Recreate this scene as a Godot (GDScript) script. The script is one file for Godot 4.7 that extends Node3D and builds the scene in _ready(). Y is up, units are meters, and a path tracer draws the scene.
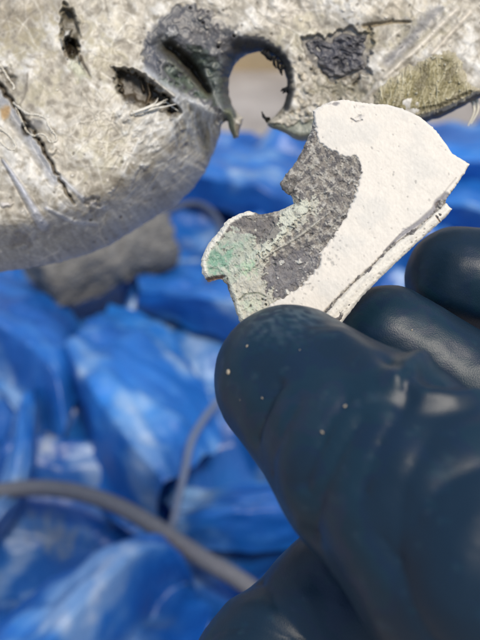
extends Node3D
# Close-up: a gloved hand pinches a broken painted chip in front of a holed fibreglass shell; crumpled blue tarpaulin behind.

const CAM_H := 0.45
const PITCH := -40.0
const TY := 0.41421356          # tan(fov / 2)
var cam_basis := Basis(Vector3.RIGHT, deg_to_rad(PITCH))
var rng := RandomNumberGenerator.new()
var n_big := FastNoiseLite.new()
var n_mid := FastNoiseLite.new()
var n_fine := FastNoiseLite.new()
var n_cell := FastNoiseLite.new()


# ---------------------------------------------------------------- helpers
func at(px: float, py: float, d: float) -> Vector3:
	# a measured point: picture column and row of the photograph and its distance along the view axis, in metres
	var k := 2.0 * TY * d / 640.0
	return Vector3(0, CAM_H, 0) + cam_basis * Vector3((px - 240.0) * k, (320.0 - py) * k, -d)


func ground_depth(py: float, height := 0.0) -> float:
	var t := (py - 320.0) / 640.0 * 2.0 * TY
	return (CAM_H - height) / (sin(deg_to_rad(-PITCH)) + t * cos(deg_to_rad(-PITCH)))


func picture_of(p: Vector3) -> Vector2:
	var q := cam_basis.inverse() * (p - Vector3(0, CAM_H, 0))
	var k := 640.0 / (2.0 * TY * -q.z)
	return Vector2(240.0 + q.x * k, 320.0 - q.y * k)


func rgb(r: float, g: float, b: float) -> Vector3:
	return Vector3(r, g, b) / 255.0


func smooth(a: float, b: float, x: float) -> float:
	return smoothstep(a, b, x)


func tag(o: Node, label := "", category := "", group := "", kind := "") -> Node:
	if label: o.set_meta("label", label)
	if category: o.set_meta("category", category)
	if group: o.set_meta("group", group)
	if kind: o.set_meta("kind", kind)
	return o


func base(called: String, where: Vector3) -> Node3D:
	var o := Node3D.new()
	o.name = called
	add_child(o, true)
	o.position = where
	return o


func put(called: String, mesh: Mesh, mat: Material, parent: Node3D = null) -> MeshInstance3D:
	# meshes are computed in scene coordinates; a part is shifted into its thing's frame
	var o := MeshInstance3D.new()
	o.name = called
	o.mesh = mesh
	o.material_override = mat
	(parent if parent else self).add_child(o, true)
	if parent:
		var p := parent
		while p and p != self:
			o.position -= p.position
			p = p.get_parent() as Node3D
	return o


func array_mesh(v: PackedVector3Array, n: PackedVector3Array, c: PackedColorArray, idx: PackedInt32Array) -> ArrayMesh:
	var a := []
	a.resize(Mesh.ARRAY_MAX)
	a[Mesh.ARRAY_VERTEX] = v
	a[Mesh.ARRAY_NORMAL] = n
	if c.size(): a[Mesh.ARRAY_COLOR] = c
	a[Mesh.ARRAY_INDEX] = idx
	var m := ArrayMesh.new()
	m.add_surface_from_arrays(Mesh.PRIMITIVE_TRIANGLES, a)
	return m


func vertex_normals(v: PackedVector3Array, idx: PackedInt32Array) -> PackedVector3Array:
	var n := PackedVector3Array()
	n.resize(v.size())
	for t in range(0, idx.size(), 3):
		var a := idx[t]
		var b := idx[t + 1]
		var c := idx[t + 2]
		var f := (v[c] - v[a]).cross(v[b] - v[a])
		n[a] += f
		n[b] += f
		n[c] += f
	for i in n.size():
		n[i] = n[i].normalized() if n[i].length_squared() > 1e-24 else Vector3.UP
	return n


func noise_tex(freq: float, octaves: int, seed_: int, lo: Color, hi: Color, size := 512, kind := FastNoiseLite.TYPE_SIMPLEX_SMOOTH) -> NoiseTexture2D:
	var n := FastNoiseLite.new()
	n.noise_type = kind
	n.frequency = freq
	n.fractal_octaves = octaves
	n.seed = seed_
	var t := NoiseTexture2D.new()
	t.width = size
	t.height = size
	t.seamless = true
	t.noise = n
	var g := Gradient.new()
	g.set_color(0, lo)
	g.set_color(1, hi)
	t.color_ramp = g
	return t


func surface_material(rough: float, bump_tex: Texture2D, bump_cm: float, tile_m: float, tint_tex: Texture2D = null, spec := 0.5) -> StandardMaterial3D:
	var m := StandardMaterial3D.new()
	m.vertex_color_use_as_albedo = true
	m.roughness = rough
	m.metallic_specular = spec
	m.uv1_triplanar = true
	m.uv1_world_triplanar = true
	m.uv1_scale = Vector3.ONE / tile_m
	if bump_tex:
		m.heightmap_enabled = true
		m.heightmap_texture = bump_tex
		m.heightmap_scale = bump_cm
	if tint_tex:
		m.albedo_texture = tint_tex
	return m


func catmull(pts: Array, steps: int) -> Array:
	var out := []
	for i in pts.size() - 1:
		var a = pts[maxi(i - 1, 0)]
		var b = pts[i]
		var c = pts[i + 1]
		var d = pts[mini(i + 2, pts.size() - 1)]
		for k in steps:
			var t := float(k) / steps
			out.append(0.5 * ((2.0 * b) + (c - a) * t + (2.0 * a - 5.0 * b + 4.0 * c - d) * t * t + (3.0 * b - a - 3.0 * c + d) * t * t * t))
	out.append(pts[-1])
	return out


func tube(path: Array, r0: float, r1: float, col: Vector3, sides := 10, wob := 0.0) -> ArrayMesh:
	var v := PackedVector3Array()
	var c := PackedColorArray()
	var idx := PackedInt32Array()
	var lin := Color(col.x, col.y, col.z).srgb_to_linear()
	var up := Vector3(0.3, 0.9, 0.2).normalized()
	var n := path.size()
	for i in n:
		var t: Vector3 = ((path[mini(i + 1, n - 1)] - path[maxi(i - 1, 0)]) as Vector3).normalized()
		var s := t.cross(up).normalized()
		var w := s.cross(t)
		var f := float(i) / (n - 1)
		var r: float = lerp(r0, r1, f) * (1.0 + wob * n_fine.get_noise_2d(i * 9.0, r0 * 9e4))
		for k in sides:
			var a := TAU * k / sides
			v.append(path[i] + (s * cos(a) + w * sin(a)) * r)
			var g := 1.0 + 0.25 * n_mid.get_noise_2d(i * 6.0, k * 8.0)
			c.append(Color(lin.r * g, lin.g * g, lin.b * g))
	for i in n - 1:
		for k in sides:
			var a := i * sides + k
			var b := i * sides + (k + 1) % sides
			idx.append_array([a, b, a + sides, b, b + sides, a + sides])
	for e in [0, n - 1]:
		v.append(path[e])
		c.append(lin)
		for k in sides:
			idx.append_array([v.size() - 1, e * sides + k, e * sides + (k + 1) % sides])
	var m := vertex_normals(v, idx)
	# the ends are small; point every side normal away from the core
	for i in n:
		for k in sides:
			m[i * sides + k] = (v[i * sides + k] - path[i]).normalized()
	return array_mesh(v, m, c, idx)


# ---------------------------------------------------------------- a slab of broken material: outline, relief and colour on a fine grid
class Patch:
	var x0: float
	var y0: float
	var step: float
	var nx: int
	var ny: int
	var h := PackedFloat32Array()      # relief towards the viewer, millimetres
	var col := PackedVector3Array()    # sRGB 0..1
	var warp: FastNoiseLite
	# distance field, at twice the step
	var dn: int
	var dm: int
	var dist := PackedFloat32Array()

	func _init(a: float, b: float, c: float, d: float, s: float, w: FastNoiseLite) -> void:
		x0 = a
		y0 = b
		step = s
		nx = int((c - a) / s) + 1
		ny = int((d - b) / s) + 1
		h.resize(nx * ny)
		col.resize(nx * ny)
		warp = w

	func gather(pts: Array, w0: float, w1: float, hard: float) -> Dictionary:
		# weight of every grid point near a polyline whose half width runs from w0 to w1
		var out := {}
		var total := 0.0
		for i in pts.size() - 1:
			total += pts[i].distance_to(pts[i + 1])
		var run := 0.0
		for i in pts.size() - 1:
			var a: Vector2 = pts[i]
			var b: Vector2 = pts[i + 1]
			var ln := maxf(a.distance_to(b), 1e-4)
			var wa := lerpf(w0, w1, run / total)
			var wb := lerpf(w0, w1, (run + ln) / total)
			run += ln
			var ab := b - a
			var wm := maxf(wa, wb)
			var steep := absf(ab.y) > absf(ab.x)
			var widen := wm * (ln / maxf(absf(ab.y) if steep else absf(ab.x), 1e-4))
			var lo := (minf(a.y, b.y) - wm - y0) / step if steep else (minf(a.x, b.x) - wm - x0) / step
			var hi := (maxf(a.y, b.y) + wm - y0) / step if steep else (maxf(a.x, b.x) + wm - x0) / step
			for m in range(maxi(0, int(lo)), mini((ny if steep else nx) - 1, int(hi) + 1) + 1):
				var q := (y0 + m * step) if steep else (x0 + m * step)
				var t := clampf((q - (a.y if steep else a.x)) / ((ab.y if steep else ab.x) + 1e-9), 0.0, 1.0)
				var mid := (a.x + ab.x * t) if steep else (a.y + ab.y * t)
				var l2 := (mid - widen - (x0 if steep else y0)) / step
				var h2 := (mid + widen - (x0 if steep else y0)) / step
				for k in range(maxi(0, int(l2)), mini((nx if steep else ny) - 1, int(h2) + 1) + 1):
					var p := Vector2(x0 + k * step, q) if steep else Vector2(q, y0 + k * step)
					var u := clampf((p - a).dot(ab) / (ln * ln), 0.0, 1.0)
					var d := p.distance_to(a + ab * u)
					var w := lerpf(wa, wb, u)
					if d < w:
						var wt := 1.0 - (smoothstep(w * hard, w, d) if hard >= 0.0 else d / w)
						var id := (m * nx + k) if steep else (k * nx + m)
						if wt > out.get(id, 0.0):
							out[id] = wt
		return out

	func stroke(pts: Array, w0: float, w1: float, c: Vector3, a: float, dh: float, hard := 0.2) -> void:
		var g := gather(pts, w0, w1, hard)
		for id in g:
			var w: float = g[id]
			col[id] = col[id].lerp(c, w * a)
			h[id] += dh * w

	func blob(cx: float, cy: float, rx: float, ry: float, turn: float, c: Vector3, a: float, dh: float, hard := 0.3, rag := 0.35, wf := 1.0) -> void:
		var cs := cos(deg_to_rad(turn))
		var sn := sin(deg_to_rad(turn))
		var r := maxf(rx, ry) * (1.0 + rag)
		for j in range(maxi(0, int((cy - r - y0) / step)), mini(ny - 1, int((cy + r - y0) / step) + 1) + 1):
			for i in range(maxi(0, int((cx - r - x0) / step)), mini(nx - 1, int((cx + r - x0) / step) + 1) + 1):
				var px := x0 + i * step
				var py := y0 + j * step
				var x := ((px - cx) * cs + (py - cy) * sn) / rx
				var y := (-(px - cx) * sn + (py - cy) * cs) / ry
				var q := sqrt(x * x + y * y)
				if q < 1.0 + rag:
					q += rag * warp.get_noise_2d(px * wf, py * wf) * 1.6
					var w := 1.0 - smoothstep(hard, 1.0, q)
					if w > 0.0:
						var id := j * nx + i
						col[id] = col[id].lerp(c, w * a)
						h[id] += dh * w

	func area(poly: Array, c: Vector3, a: float, dh: float, rag := 3.0, wf := 1.0) -> void:
		var pv := PackedVector2Array(poly)
		var lo := pv[0]
		var hi := pv[0]
		for p in pv:
			lo = lo.min(p)
			hi = hi.max(p)
		for j in range(maxi(0, int((lo.y - rag - y0) / step)), mini(ny - 1, int((hi.y + rag - y0) / step) + 1) + 1):
			for i in range(maxi(0, int((lo.x - rag - x0) / step)), mini(nx - 1, int((hi.x + rag - x0) / step) + 1) + 1):
				var px := x0 + i * step
				var py := y0 + j * step
				var o := Vector2(warp.get_noise_2d(px * wf, py * wf), warp.get_noise_2d(px * wf + 300.0, py * wf - 90.0)) * rag * 1.6
				if Geometry2D.is_point_in_polygon(Vector2(px, py) + o, pv):
					var id := j * nx + i
					col[id] = col[id].lerp(c, a)
					h[id] += dh

	func soften(passes: int) -> void:
		# weathering: relief and stains lose their hard edges
		for e in passes:
			for way in [1, nx]:
				var h2 := h.duplicate()
				var c2 := col.duplicate()
				for k in range(nx, nx * ny - nx):
					h2[k] = 0.5 * h[k] + 0.25 * (h[k - way] + h[k + way])
					c2[k] = 0.5 * col[k] + 0.25 * (col[k - way] + col[k + way])
				h = h2
				col = c2

	func measure(poly: PackedVector2Array) -> void:
		# signed distance to the outline, positive inside
		var s2 := step * 2.0
		dn = int(nx / 2.0) + 2
		dm = int(ny / 2.0) + 2
		dist.resize(dn * dm)
		dist.fill(1e9)
		var near := PackedInt32Array()
		near.resize(dn * dm)
		near.fill(-1)
		var m := poly.size()
		for k in m:
			var a := poly[k]
			var b := poly[(k + 1) % m]
			for j in range(maxi(0, int((minf(a.y, b.y) - y0) / s2) - 1), mini(dm - 1, int((maxf(a.y, b.y) - y0) / s2) + 2) + 1):
				for i in range(maxi(0, int((minf(a.x, b.x) - x0) / s2) - 1), mini(dn - 1, int((maxf(a.x, b.x) - x0) / s2) + 2) + 1):
					var d := seg(x0 + i * s2, y0 + j * s2, a, b)
					if d < dist[j * dn + i]:
						dist[j * dn + i] = d
						near[j * dn + i] = k
		for way in 4:
			var jj := range(dm) if way % 2 == 0 else range(dm - 1, -1, -1)
			for j in jj:
				for q in dn:
					var i := q if way < 2 else dn - 1 - q
					var id: int = j * dn + i
					for e in 3:
						var di := (-1 if way < 2 else 1) if e != 1 else 0
						var dj := (-1 if way % 2 == 0 else 1) if e != 0 else 0
						var ii := i + di
						var j2: int = j + dj
						if ii < 0 or j2 < 0 or ii >= dn or j2 >= dm:
							continue
						var k := near[j2 * dn + ii]
						if k >= 0 and k != near[id]:
							var d := seg(x0 + i * s2, y0 + j * s2, poly[k], poly[(k + 1) % m])
							if d < dist[id]:
								dist[id] = d
								near[id] = k
		for j in dm:
			var y := y0 + j * s2
			var cross := []
			for k in m:
				var a := poly[k]
				var b := poly[(k + 1) % m]
				if (a.y > y) != (b.y > y):
					cross.append(a.x + (y - a.y) / (b.y - a.y) * (b.x - a.x))
			cross.sort()
			var at_ := 0
			for i in dn:
				var x := x0 + i * s2
				while at_ < cross.size() and cross[at_] < x:
					at_ += 1
				if at_ % 2 == 0:
					dist[j * dn + i] = -dist[j * dn + i]

	func seg(x: float, y: float, a: Vector2, b: Vector2) -> float:
		var p := Vector2(x, y)
		var ab := b - a
		var u := clampf((p - a).dot(ab) / maxf(ab.length_squared(), 1e-9), 0.0, 1.0)
		return p.distance_to(a + ab * u)

	func d_at(px: float, py: float) -> float:
		var fx := clampf((px - x0) / (2.0 * step), 0.0, dn - 1.001)
		var fy := clampf((py - y0) / (2.0 * step), 0.0, dm - 1.001)
		var i := int(fx)
		var j := int(fy)
		fx -= i
		fy -= j
		var id := j * dn + i
		return lerpf(lerpf(dist[id], dist[id + 1], fx), lerpf(dist[id + dn], dist[id + dn + 1], fx), fy)


func ragged(pts: Array, amp: float, every := 3.0, freq := 1.0) -> PackedVector2Array:
	var out := PackedVector2Array()
	for i in pts.size():
		var a: Vector2 = pts[i]
		var b: Vector2 = pts[(i + 1) % pts.size()]
		var n := maxi(1, int(a.distance_to(b) / every))
		for k in n:
			var p := a.lerp(b, float(k) / n)
			out.append(p + Vector2(n_mid.get_noise_2d(p.x * freq * 2.5, p.y * freq * 2.5) + 0.6 * n_fine.get_noise_2d(p.x * 2.0, p.y * 2.0), n_mid.get_noise_2d(p.x * freq * 2.5 + 500.0, p.y * freq * 2.5) + 0.6 * n_fine.get_noise_2d(p.x * 2.0 + 70.0, p.y * 2.0)) * amp)
	return out


func patch_mesh(g: Patch, depth_of: Callable, edge_of: Callable, skirt_mm: float, skirt_col: Vector3) -> ArrayMesh:
	# depth_of(px, py) metres; edge_of(px, py, d) is the roll-off in millimetres at distance d from the outline
	var nx := g.nx
	var ny := g.ny
	var inside := PackedByteArray()
	inside.resize(nx * ny)
	var dd := PackedFloat32Array()
	dd.resize(nx * ny)
	for j in ny:
		for i in nx:
			var d := g.d_at(g.x0 + i * g.step, g.y0 + j * g.step)
			dd[j * nx + i] = d
			inside[j * nx + i] = 1 if d > 0.0 else 0
	var cells := PackedByteArray()
	cells.resize(nx * ny)
	var vid := PackedInt32Array()
	vid.resize(nx * ny)
	vid.fill(-1)
	var v := PackedVector3Array()
	var c := PackedColorArray()
	var pix := PackedVector3Array()
	var idx := PackedInt32Array()
	for j in ny - 1:
		for i in nx - 1:
			var o := j * nx + i
			if inside[o] + inside[o + 1] + inside[o + nx] + inside[o + nx + 1] == 0:
				continue
			cells[o] = 1
			for e in 4:
				var id := o + (e % 2) + nx * int(e / 2.0)
				if vid[id] >= 0:
					continue
				var px := g.x0 + (id % nx) * g.step
				var py := g.y0 + int(id / float(nx)) * g.step
				var d := dd[id]
				if d <= 0.0:
					var gx := g.d_at(px + g.step, py) - g.d_at(px - g.step, py)
					var gy := g.d_at(px, py + g.step) - g.d_at(px, py - g.step)
					var l := maxf(sqrt(gx * gx + gy * gy), 1e-5)
					px += gx / l * minf(-d, 1.5 * g.step)
					py += gy / l * minf(-d, 1.5 * g.step)
					d = 0.0
				var fade := smoothstep(0.0, 1.5, d)
				var depth: float = depth_of.call(px, py) + 0.001 * (edge_of.call(px, py, d) - g.h[id] * (0.4 + 0.6 * fade))
				vid[id] = v.size()
				v.append(at(px, py, depth))
				pix.append(Vector3(px, py, depth))
				var q := g.col[id].clamp(Vector3.ZERO, Vector3.ONE)
				c.append(Color(q.x, q.y, q.z).srgb_to_linear())
			var a := vid[o]
			var b := vid[o + 1]
			var e2 := vid[o + nx]
			var f := vid[o + nx + 1]
			if (i + j) % 2 == 0:
				idx.append_array([a, b, e2, b, f, e2])
			else:
				idx.append_array([a, b, f, a, f, e2])
	var n := vertex_normals(v, idx)
	# sides
	var sc := Color(skirt_col.x, skirt_col.y, skirt_col.z).srgb_to_linear()
	var back := {}
	for j in ny - 1:
		for i in nx - 1:
			var o := j * nx + i
			if cells[o] == 0:
				continue
			for s in 4:
				var p := vid[o + [0, 1, nx + 1, nx][s]]
				var q := vid[o + [1, nx + 1, nx, 0][s]]
				var ni: int = i + [0, 1, 0, -1][s]
				var nj: int = j + [-1, 0, 1, 0][s]
				if ni >= 0 and nj >= 0 and ni < nx - 1 and nj < ny - 1 and cells[nj * nx + ni] == 1:
					continue
				var pair := []
				for w in [p, q]:
					if not back.has(w):
						var side := v[w] - v[w].lerp(v[w], 1.0)
						back[w] = v.size()
						var gx := g.d_at(pix[w].x + 1.5, pix[w].y) - g.d_at(pix[w].x - 1.5, pix[w].y)
						var gy := g.d_at(pix[w].x, pix[w].y + 1.5) - g.d_at(pix[w].x, pix[w].y - 1.5)
						side = (cam_basis * Vector3(-gx, gy, 0.0)).normalized()
						v.append(v[w])
						n.append(side)
						c.append(sc)
						v.append(at(pix[w].x, pix[w].y, pix[w].z + skirt_mm * 0.001))
						n.append(side)
						c.append(sc)
					pair.append(back[w])
				idx.append_array([pair[0], pair[0] + 1, pair[1], pair[1], pair[0] + 1, pair[1] + 1])
	# back
	var st := 4
	var bv := {}
	for j in range(0, ny - st, st):
		for i in range(0, nx - st, st):
			var ids := [j * nx + i, j * nx + i + st, (j + st) * nx + i, (j + st) * nx + i + st]
			if vid[ids[0]] < 0 or vid[ids[1]] < 0 or vid[ids[2]] < 0 or vid[ids[3]] < 0:
				continue
			for id in ids:
				if not bv.has(id):
					bv[id] = v.size()
					var p := pix[vid[id]]
					v.append(at(p.x, p.y, maxf(p.z, depth_of.call(p.x, p.y) + 0.001 * edge_of.call(p.x, p.y, 0.0)) + skirt_mm * 0.00098))
					n.append(cam_basis * Vector3(0, 0, -1))
					c.append(sc)
			idx.append_array([bv[ids[0]], bv[ids[2]], bv[ids[1]], bv[ids[1]], bv[ids[2]], bv[ids[3]]])
	return array_mesh(v, n, c, idx)


func V(list: Array) -> Array:
	var out := []
	for i in range(0, list.size(), 2):
		out.append(Vector2(list[i], list[i + 1]))
	return out


# ---------------------------------------------------------------- scene
func _ready() -> void:
	rng.seed = 71
	for k in 4:
		var n: FastNoiseLite = [n_big, n_mid, n_fine, n_cell][k]
		n.seed = 11 + k
		n.frequency = [0.018, 0.07, 0.22, 0.05][k]
		n.fractal_octaves = 3
		n.noise_type = FastNoiseLite.TYPE_SIMPLEX_SMOOTH
	# camera
	var cam := Camera3D.new()
	cam.name = "camera"
	var lens := CameraAttributesPhysical.new()
	lens.frustum_focal_length = 12.0 / TY
	lens.frustum_focus_distance = 0.121
	lens.frustum_near = 0.01
	lens.frustum_far = 500.0
	lens.exposure_aperture = 15.5
	cam.attributes = lens
	add_child(cam)
	cam.position = Vector3(0, CAM_H, 0)
	cam.rotation_degrees.x = PITCH
	cam.fov = rad_to_deg(2.0 * atan(TY))
	cam.near = 0.01
	cam.far = 500.0
	cam.current = true
	# sky and light
	var env := Environment.new()
	env.background_mode = Environment.BG_SKY
	var sky := ProceduralSkyMaterial.new()
	sky.sky_top_color = Color(0.64, 0.75, 0.92)
	sky.sky_horizon_color = Color(0.80, 0.87, 0.96)
	sky.sky_curve = 0.2
	sky.ground_bottom_color = Color(0.35, 0.34, 0.33)
	sky.ground_horizon_color = Color(0.6, 0.62, 0.64)
	sky.sky_energy_multiplier = 0.85
	env.sky = Sky.new()
	env.sky.sky_material = sky
	env.tonemap_mode = Environment.TONE_MAPPER_LINEAR
	env.tonemap_exposure = 1.4
	env.sdfgi_enabled = true
	env.ssao_enabled = true
	env.ssil_enabled = true
	var we := WorldEnvironment.new()
	we.name = "world_environment"
	we.environment = env
	add_child(we)
	var sun := DirectionalLight3D.new()
	sun.name = "sun"
	sun.light_energy = 0.85
	sun.light_color = Color(1.0, 0.96, 0.90)
	sun.light_angular_distance = 14.0
	sun.shadow_enabled = true
	add_child(sun)
	sun.look_at_from_position(Vector3(0.45, 1.8, 0.7), Vector3.ZERO)

	make_ground()
	make_tarp()
	make_hoses()
	make_rubble()
	make_shell()
	make_chip()
	make_hand()


# ---------------------------------------------------------------- ground, board
func make_ground() -> void:
	var m := surface_material(0.9, noise_tex(0.02, 5, 5, Color.BLACK, Color.WHITE), 0.3, 0.5, noise_tex(0.008, 5, 6, Color(0.50, 0.47, 0.44), Color(0.64, 0.61, 0.58)))
	m.vertex_color_use_as_albedo = false
	var p := PlaneMesh.new()
	p.size = Vector2(200, 200)
	var o := put("ground", p, m)
	o.position.y = -0.03
	tag(o, "pale grey-brown concrete ground seen beyond the tarpaulin", "", "", "structure")
	# a tan board lying behind the tarpaulin
	var z := -ground_z(72.0)
	var v := PackedVector3Array()
	var c := PackedColorArray()
	var idx := PackedInt32Array()
	var prof := [Vector2(0, 0), Vector2(0, 0.061), Vector2(0.004, 0.065), Vector2(0.136, 0.065), Vector2(0.14, 0.061), Vector2(0.14, 0)]
	var nseg := 60
	for i in nseg + 1:
		var x := -0.75 + 1.7 * i / nseg
		for k in prof.size():
			var wob := 0.002 * n_mid.get_noise_2d(i * 5.0, k * 20.0)
			v.append(Vector3(x, prof[k].y + wob - 0.03, -prof[k].x + wob + 0.05 * (i / float(nseg) - 0.5)))
			var g := 1.0 + 0.25 * n_mid.get_noise_2d(i * 1.5, k * 40.0)
			c.append(Color(0.44 * g, 0.33 * g, 0.19 * g))
	for i in nseg:
		for k in prof.size() - 1:
			var a := i * prof.size() + k
			var b := a + prof.size()
			idx.append_array([a, a + 1, b, b, a + 1, b + 1])
	for e in [0, nseg]:
		var s: int = e * prof.size()
		for k in range(1, prof.size() - 1):
			idx.append_array([s, s + k, s + k + 1])
	var t := base("wooden_board", Vector3(0.1, 0, z))
	var mi := MeshInstance3D.new()
	mi.name = "board"
	mi.mesh = array_mesh(v, vertex_normals(v, idx), c, idx)
	mi.material_override = surface_material(0.85, noise_tex(0.02, 4, 8, Color.BLACK, Color.WHITE), 0.1, 0.2)
	t.add_child(mi)
	tag(t, "tan wooden board lying on the ground, seen blurred through the round hole", "board")


func ground_z(py: float) -> float:
	var p := at(240.0, py, ground_depth(py, -0.03))
	return -p.z


# ---------------------------------------------------------------- tarpaulin
var cables := [   # name, run (picture column, row, height above the ground), radius, colour, label, category
	["hose", [[-260, 590, 0.02], [-120, 520, 0.022], [-40, 495, 0.026], [0, 491, 0.03], [40, 488, 0.032], [80, 493, 0.032], [120, 507, 0.032], [160, 530, 0.032], [200, 557, 0.03], [245, 584, 0.028], [300, 628, 0.022], [420, 720, 0.015]], 0.0056, rgb(100, 98, 100), "thick grey hose arching across the tarpaulin just above its raised fold", "hose"],
	["cable", [[262, 340, 0.03], [240, 375, 0.036], [222, 397, 0.04], [206, 416, 0.046], [192, 440, 0.05], [185, 470, 0.046], [178, 500, 0.036], [171, 528, 0.026], [150, 575, 0.006]], 0.0027, rgb(94, 104, 124), "thin grey cable running down the tarpaulin between the thumb and the thick hose", "cable"],
	["cable", [[120, 262, 0.012], [150, 228, 0.03], [172, 209, 0.04], [196, 204, 0.044], [213, 214, 0.044], [222, 236, 0.04], [214, 270, 0.03], [196, 300, 0.01]], 0.0038, rgb(62, 70, 90), "dark grey cable looped on the tarpaulin beside the concrete lump", "cable"],
]


func make_tarp() -> void:
	var g := Patch.new(-420, 100, 900, 900, 3.0, n_mid)
	var blue := rgb(10, 52, 116)
	var rid := FastNoiseLite.new()
	rid.seed = 4
	rid.frequency = 3.6
	rid.fractal_type = FastNoiseLite.FRACTAL_RIDGED
	rid.fractal_octaves = 2
	var cell := FastNoiseLite.new()
	cell.seed = 9
	cell.noise_type = FastNoiseLite.TYPE_CELLULAR
	cell.frequency = 8.0
	cell.cellular_return_type = FastNoiseLite.RETURN_DISTANCE2_SUB
	var dust := FastNoiseLite.new()
	dust.seed = 23
	dust.frequency = 16.0
	dust.fractal_octaves = 5
	var waves := []
	for k in 9:
		var a := rng.randf_range(0.0, PI)
		var ln := [0.19, 0.16, 0.135, 0.11, 0.09, 0.075, 0.06, 0.05, 0.04][k] as float
		waves.append([cos(a), sin(a), ln, rng.randf_range(0.0, 9.0), ln * 75.0])
	var ground := PackedVector3Array()
	ground.resize(g.nx * g.ny)
	for j in g.ny:
		for i in g.nx:
			var px := g.x0 + i * g.step
			var py := g.y0 + j * g.step
			var p := at(px, py, ground_depth(py))
			var id := j * g.nx + i
			ground[id] = p
			var wx := p.x + 0.05 * rid.get_noise_2d(p.x * 0.7 + 3.0, p.z * 0.7)
			var wz := p.z + 0.05 * rid.get_noise_2d(p.x * 0.7, p.z * 0.7 + 8.0)
			# crumpled sheeting: sharp folds in many directions, strong here and weak there
			var hh := -6.0
			for w in waves:
				var t: float = (wx * w[0] + wz * w[1]) / w[2] + w[3]
				var strength := smooth(-0.35, 0.35, rid.get_noise_2d(p.x * 0.8 + w[3] * 7.0, p.z * 0.8 - w[3] * 3.0))
				hh += w[4] * strength * (absf(t - floorf(t) - 0.5) * 4.0 - 1.0)
			g.h[id] = hh
			var k := smooth(0.0, 0.45, dust.get_noise_2d(p.x, p.z))
			var e := 0.5 + 0.5 * dust.get_noise_2d(p.x * 0.4 + 5.0, p.z * 0.4)
			g.col[id] = blue.lerp(rgb(40, 112, 186), e).lerp(rgb(150, 166, 192), 0.7 * k)
	# the sheet lies flat under the cables
	for spec in cables:
		var f := []
		for p in spec[1]:
			var w := at(p[0], p[1], ground_depth(p[1], p[2]))
			f.append(picture_of(Vector3(w.x, 0, w.z)))
		var flat := g.gather(f, 16, 16, 0.3)
		for id in flat:
			g.h[id] = lerpf(g.h[id], minf(g.h[id], 1.0), flat[id])
	# dusty areas, with broad sky highlights painted into several of the pale ones
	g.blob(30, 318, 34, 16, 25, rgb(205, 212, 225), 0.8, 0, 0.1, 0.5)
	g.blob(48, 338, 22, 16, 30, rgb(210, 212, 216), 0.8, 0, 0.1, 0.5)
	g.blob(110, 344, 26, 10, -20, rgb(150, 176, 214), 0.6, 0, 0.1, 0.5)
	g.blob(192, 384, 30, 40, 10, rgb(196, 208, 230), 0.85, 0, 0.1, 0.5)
	g.blob(55, 440, 12, 40, 12, rgb(150, 152, 160), 0.8, 0, 0.2, 0.5)
	g.blob(50, 520, 36, 18, 10, rgb(140, 142, 150), 0.75, 0, 0.2, 0.6)
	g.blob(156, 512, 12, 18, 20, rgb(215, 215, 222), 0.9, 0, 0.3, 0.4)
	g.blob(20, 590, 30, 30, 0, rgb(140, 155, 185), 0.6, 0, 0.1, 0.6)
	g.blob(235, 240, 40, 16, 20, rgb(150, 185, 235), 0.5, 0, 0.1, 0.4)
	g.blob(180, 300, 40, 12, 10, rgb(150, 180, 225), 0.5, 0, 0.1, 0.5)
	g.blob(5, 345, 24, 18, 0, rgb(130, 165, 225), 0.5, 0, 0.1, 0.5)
	g.area(V([74, 340, 118, 322, 160, 360, 200, 440, 150, 474, 110, 410]), rgb(12, 86, 160), 0.75, 0.0, 4.0)
	# the sheet
	var keep := PackedInt32Array()
	keep.resize(g.nx * g.ny)
	keep.fill(-1)
	var v := PackedVector3Array()
	var c := PackedColorArray()
	var idx := PackedInt32Array()
	for j in g.ny:
		for i in g.nx:
			var id := j * g.nx + i
			var px := g.x0 + i * g.step
			if g.y0 + j * g.step < 121.0 + 5.0 * n_big.get_noise_2d(px * 2.0, 0.0):
				continue
			keep[id] = v.size()
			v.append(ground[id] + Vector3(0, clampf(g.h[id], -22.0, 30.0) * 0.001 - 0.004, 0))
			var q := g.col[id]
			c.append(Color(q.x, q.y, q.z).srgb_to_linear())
	for j in g.ny - 1:
		for i in g.nx - 1:
			var o := j * g.nx + i
			var a := keep[o]
			var b := keep[o + 1]
			var d := keep[o + g.nx]
			var e := keep[o + g.nx + 1]
			if a >= 0 and b >= 0 and d >= 0 and e >= 0:
				idx.append_array([a, b, d, b, e, d])
	var mat := surface_material(0.42, noise_tex(0.03, 4, 15, Color.BLACK, Color.WHITE), 0.06, 0.12)
	mat.metallic_specular = 0.55
	var t := base("tarpaulin", Vector3(0, 0, -0.7))
	tag(t, "crumpled blue plastic tarpaulin with dusty white smears, spread over the ground", "tarpaulin")
	put("sheet", array_mesh(v, vertex_normals(v, idx), c, idx), mat, t)
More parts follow.
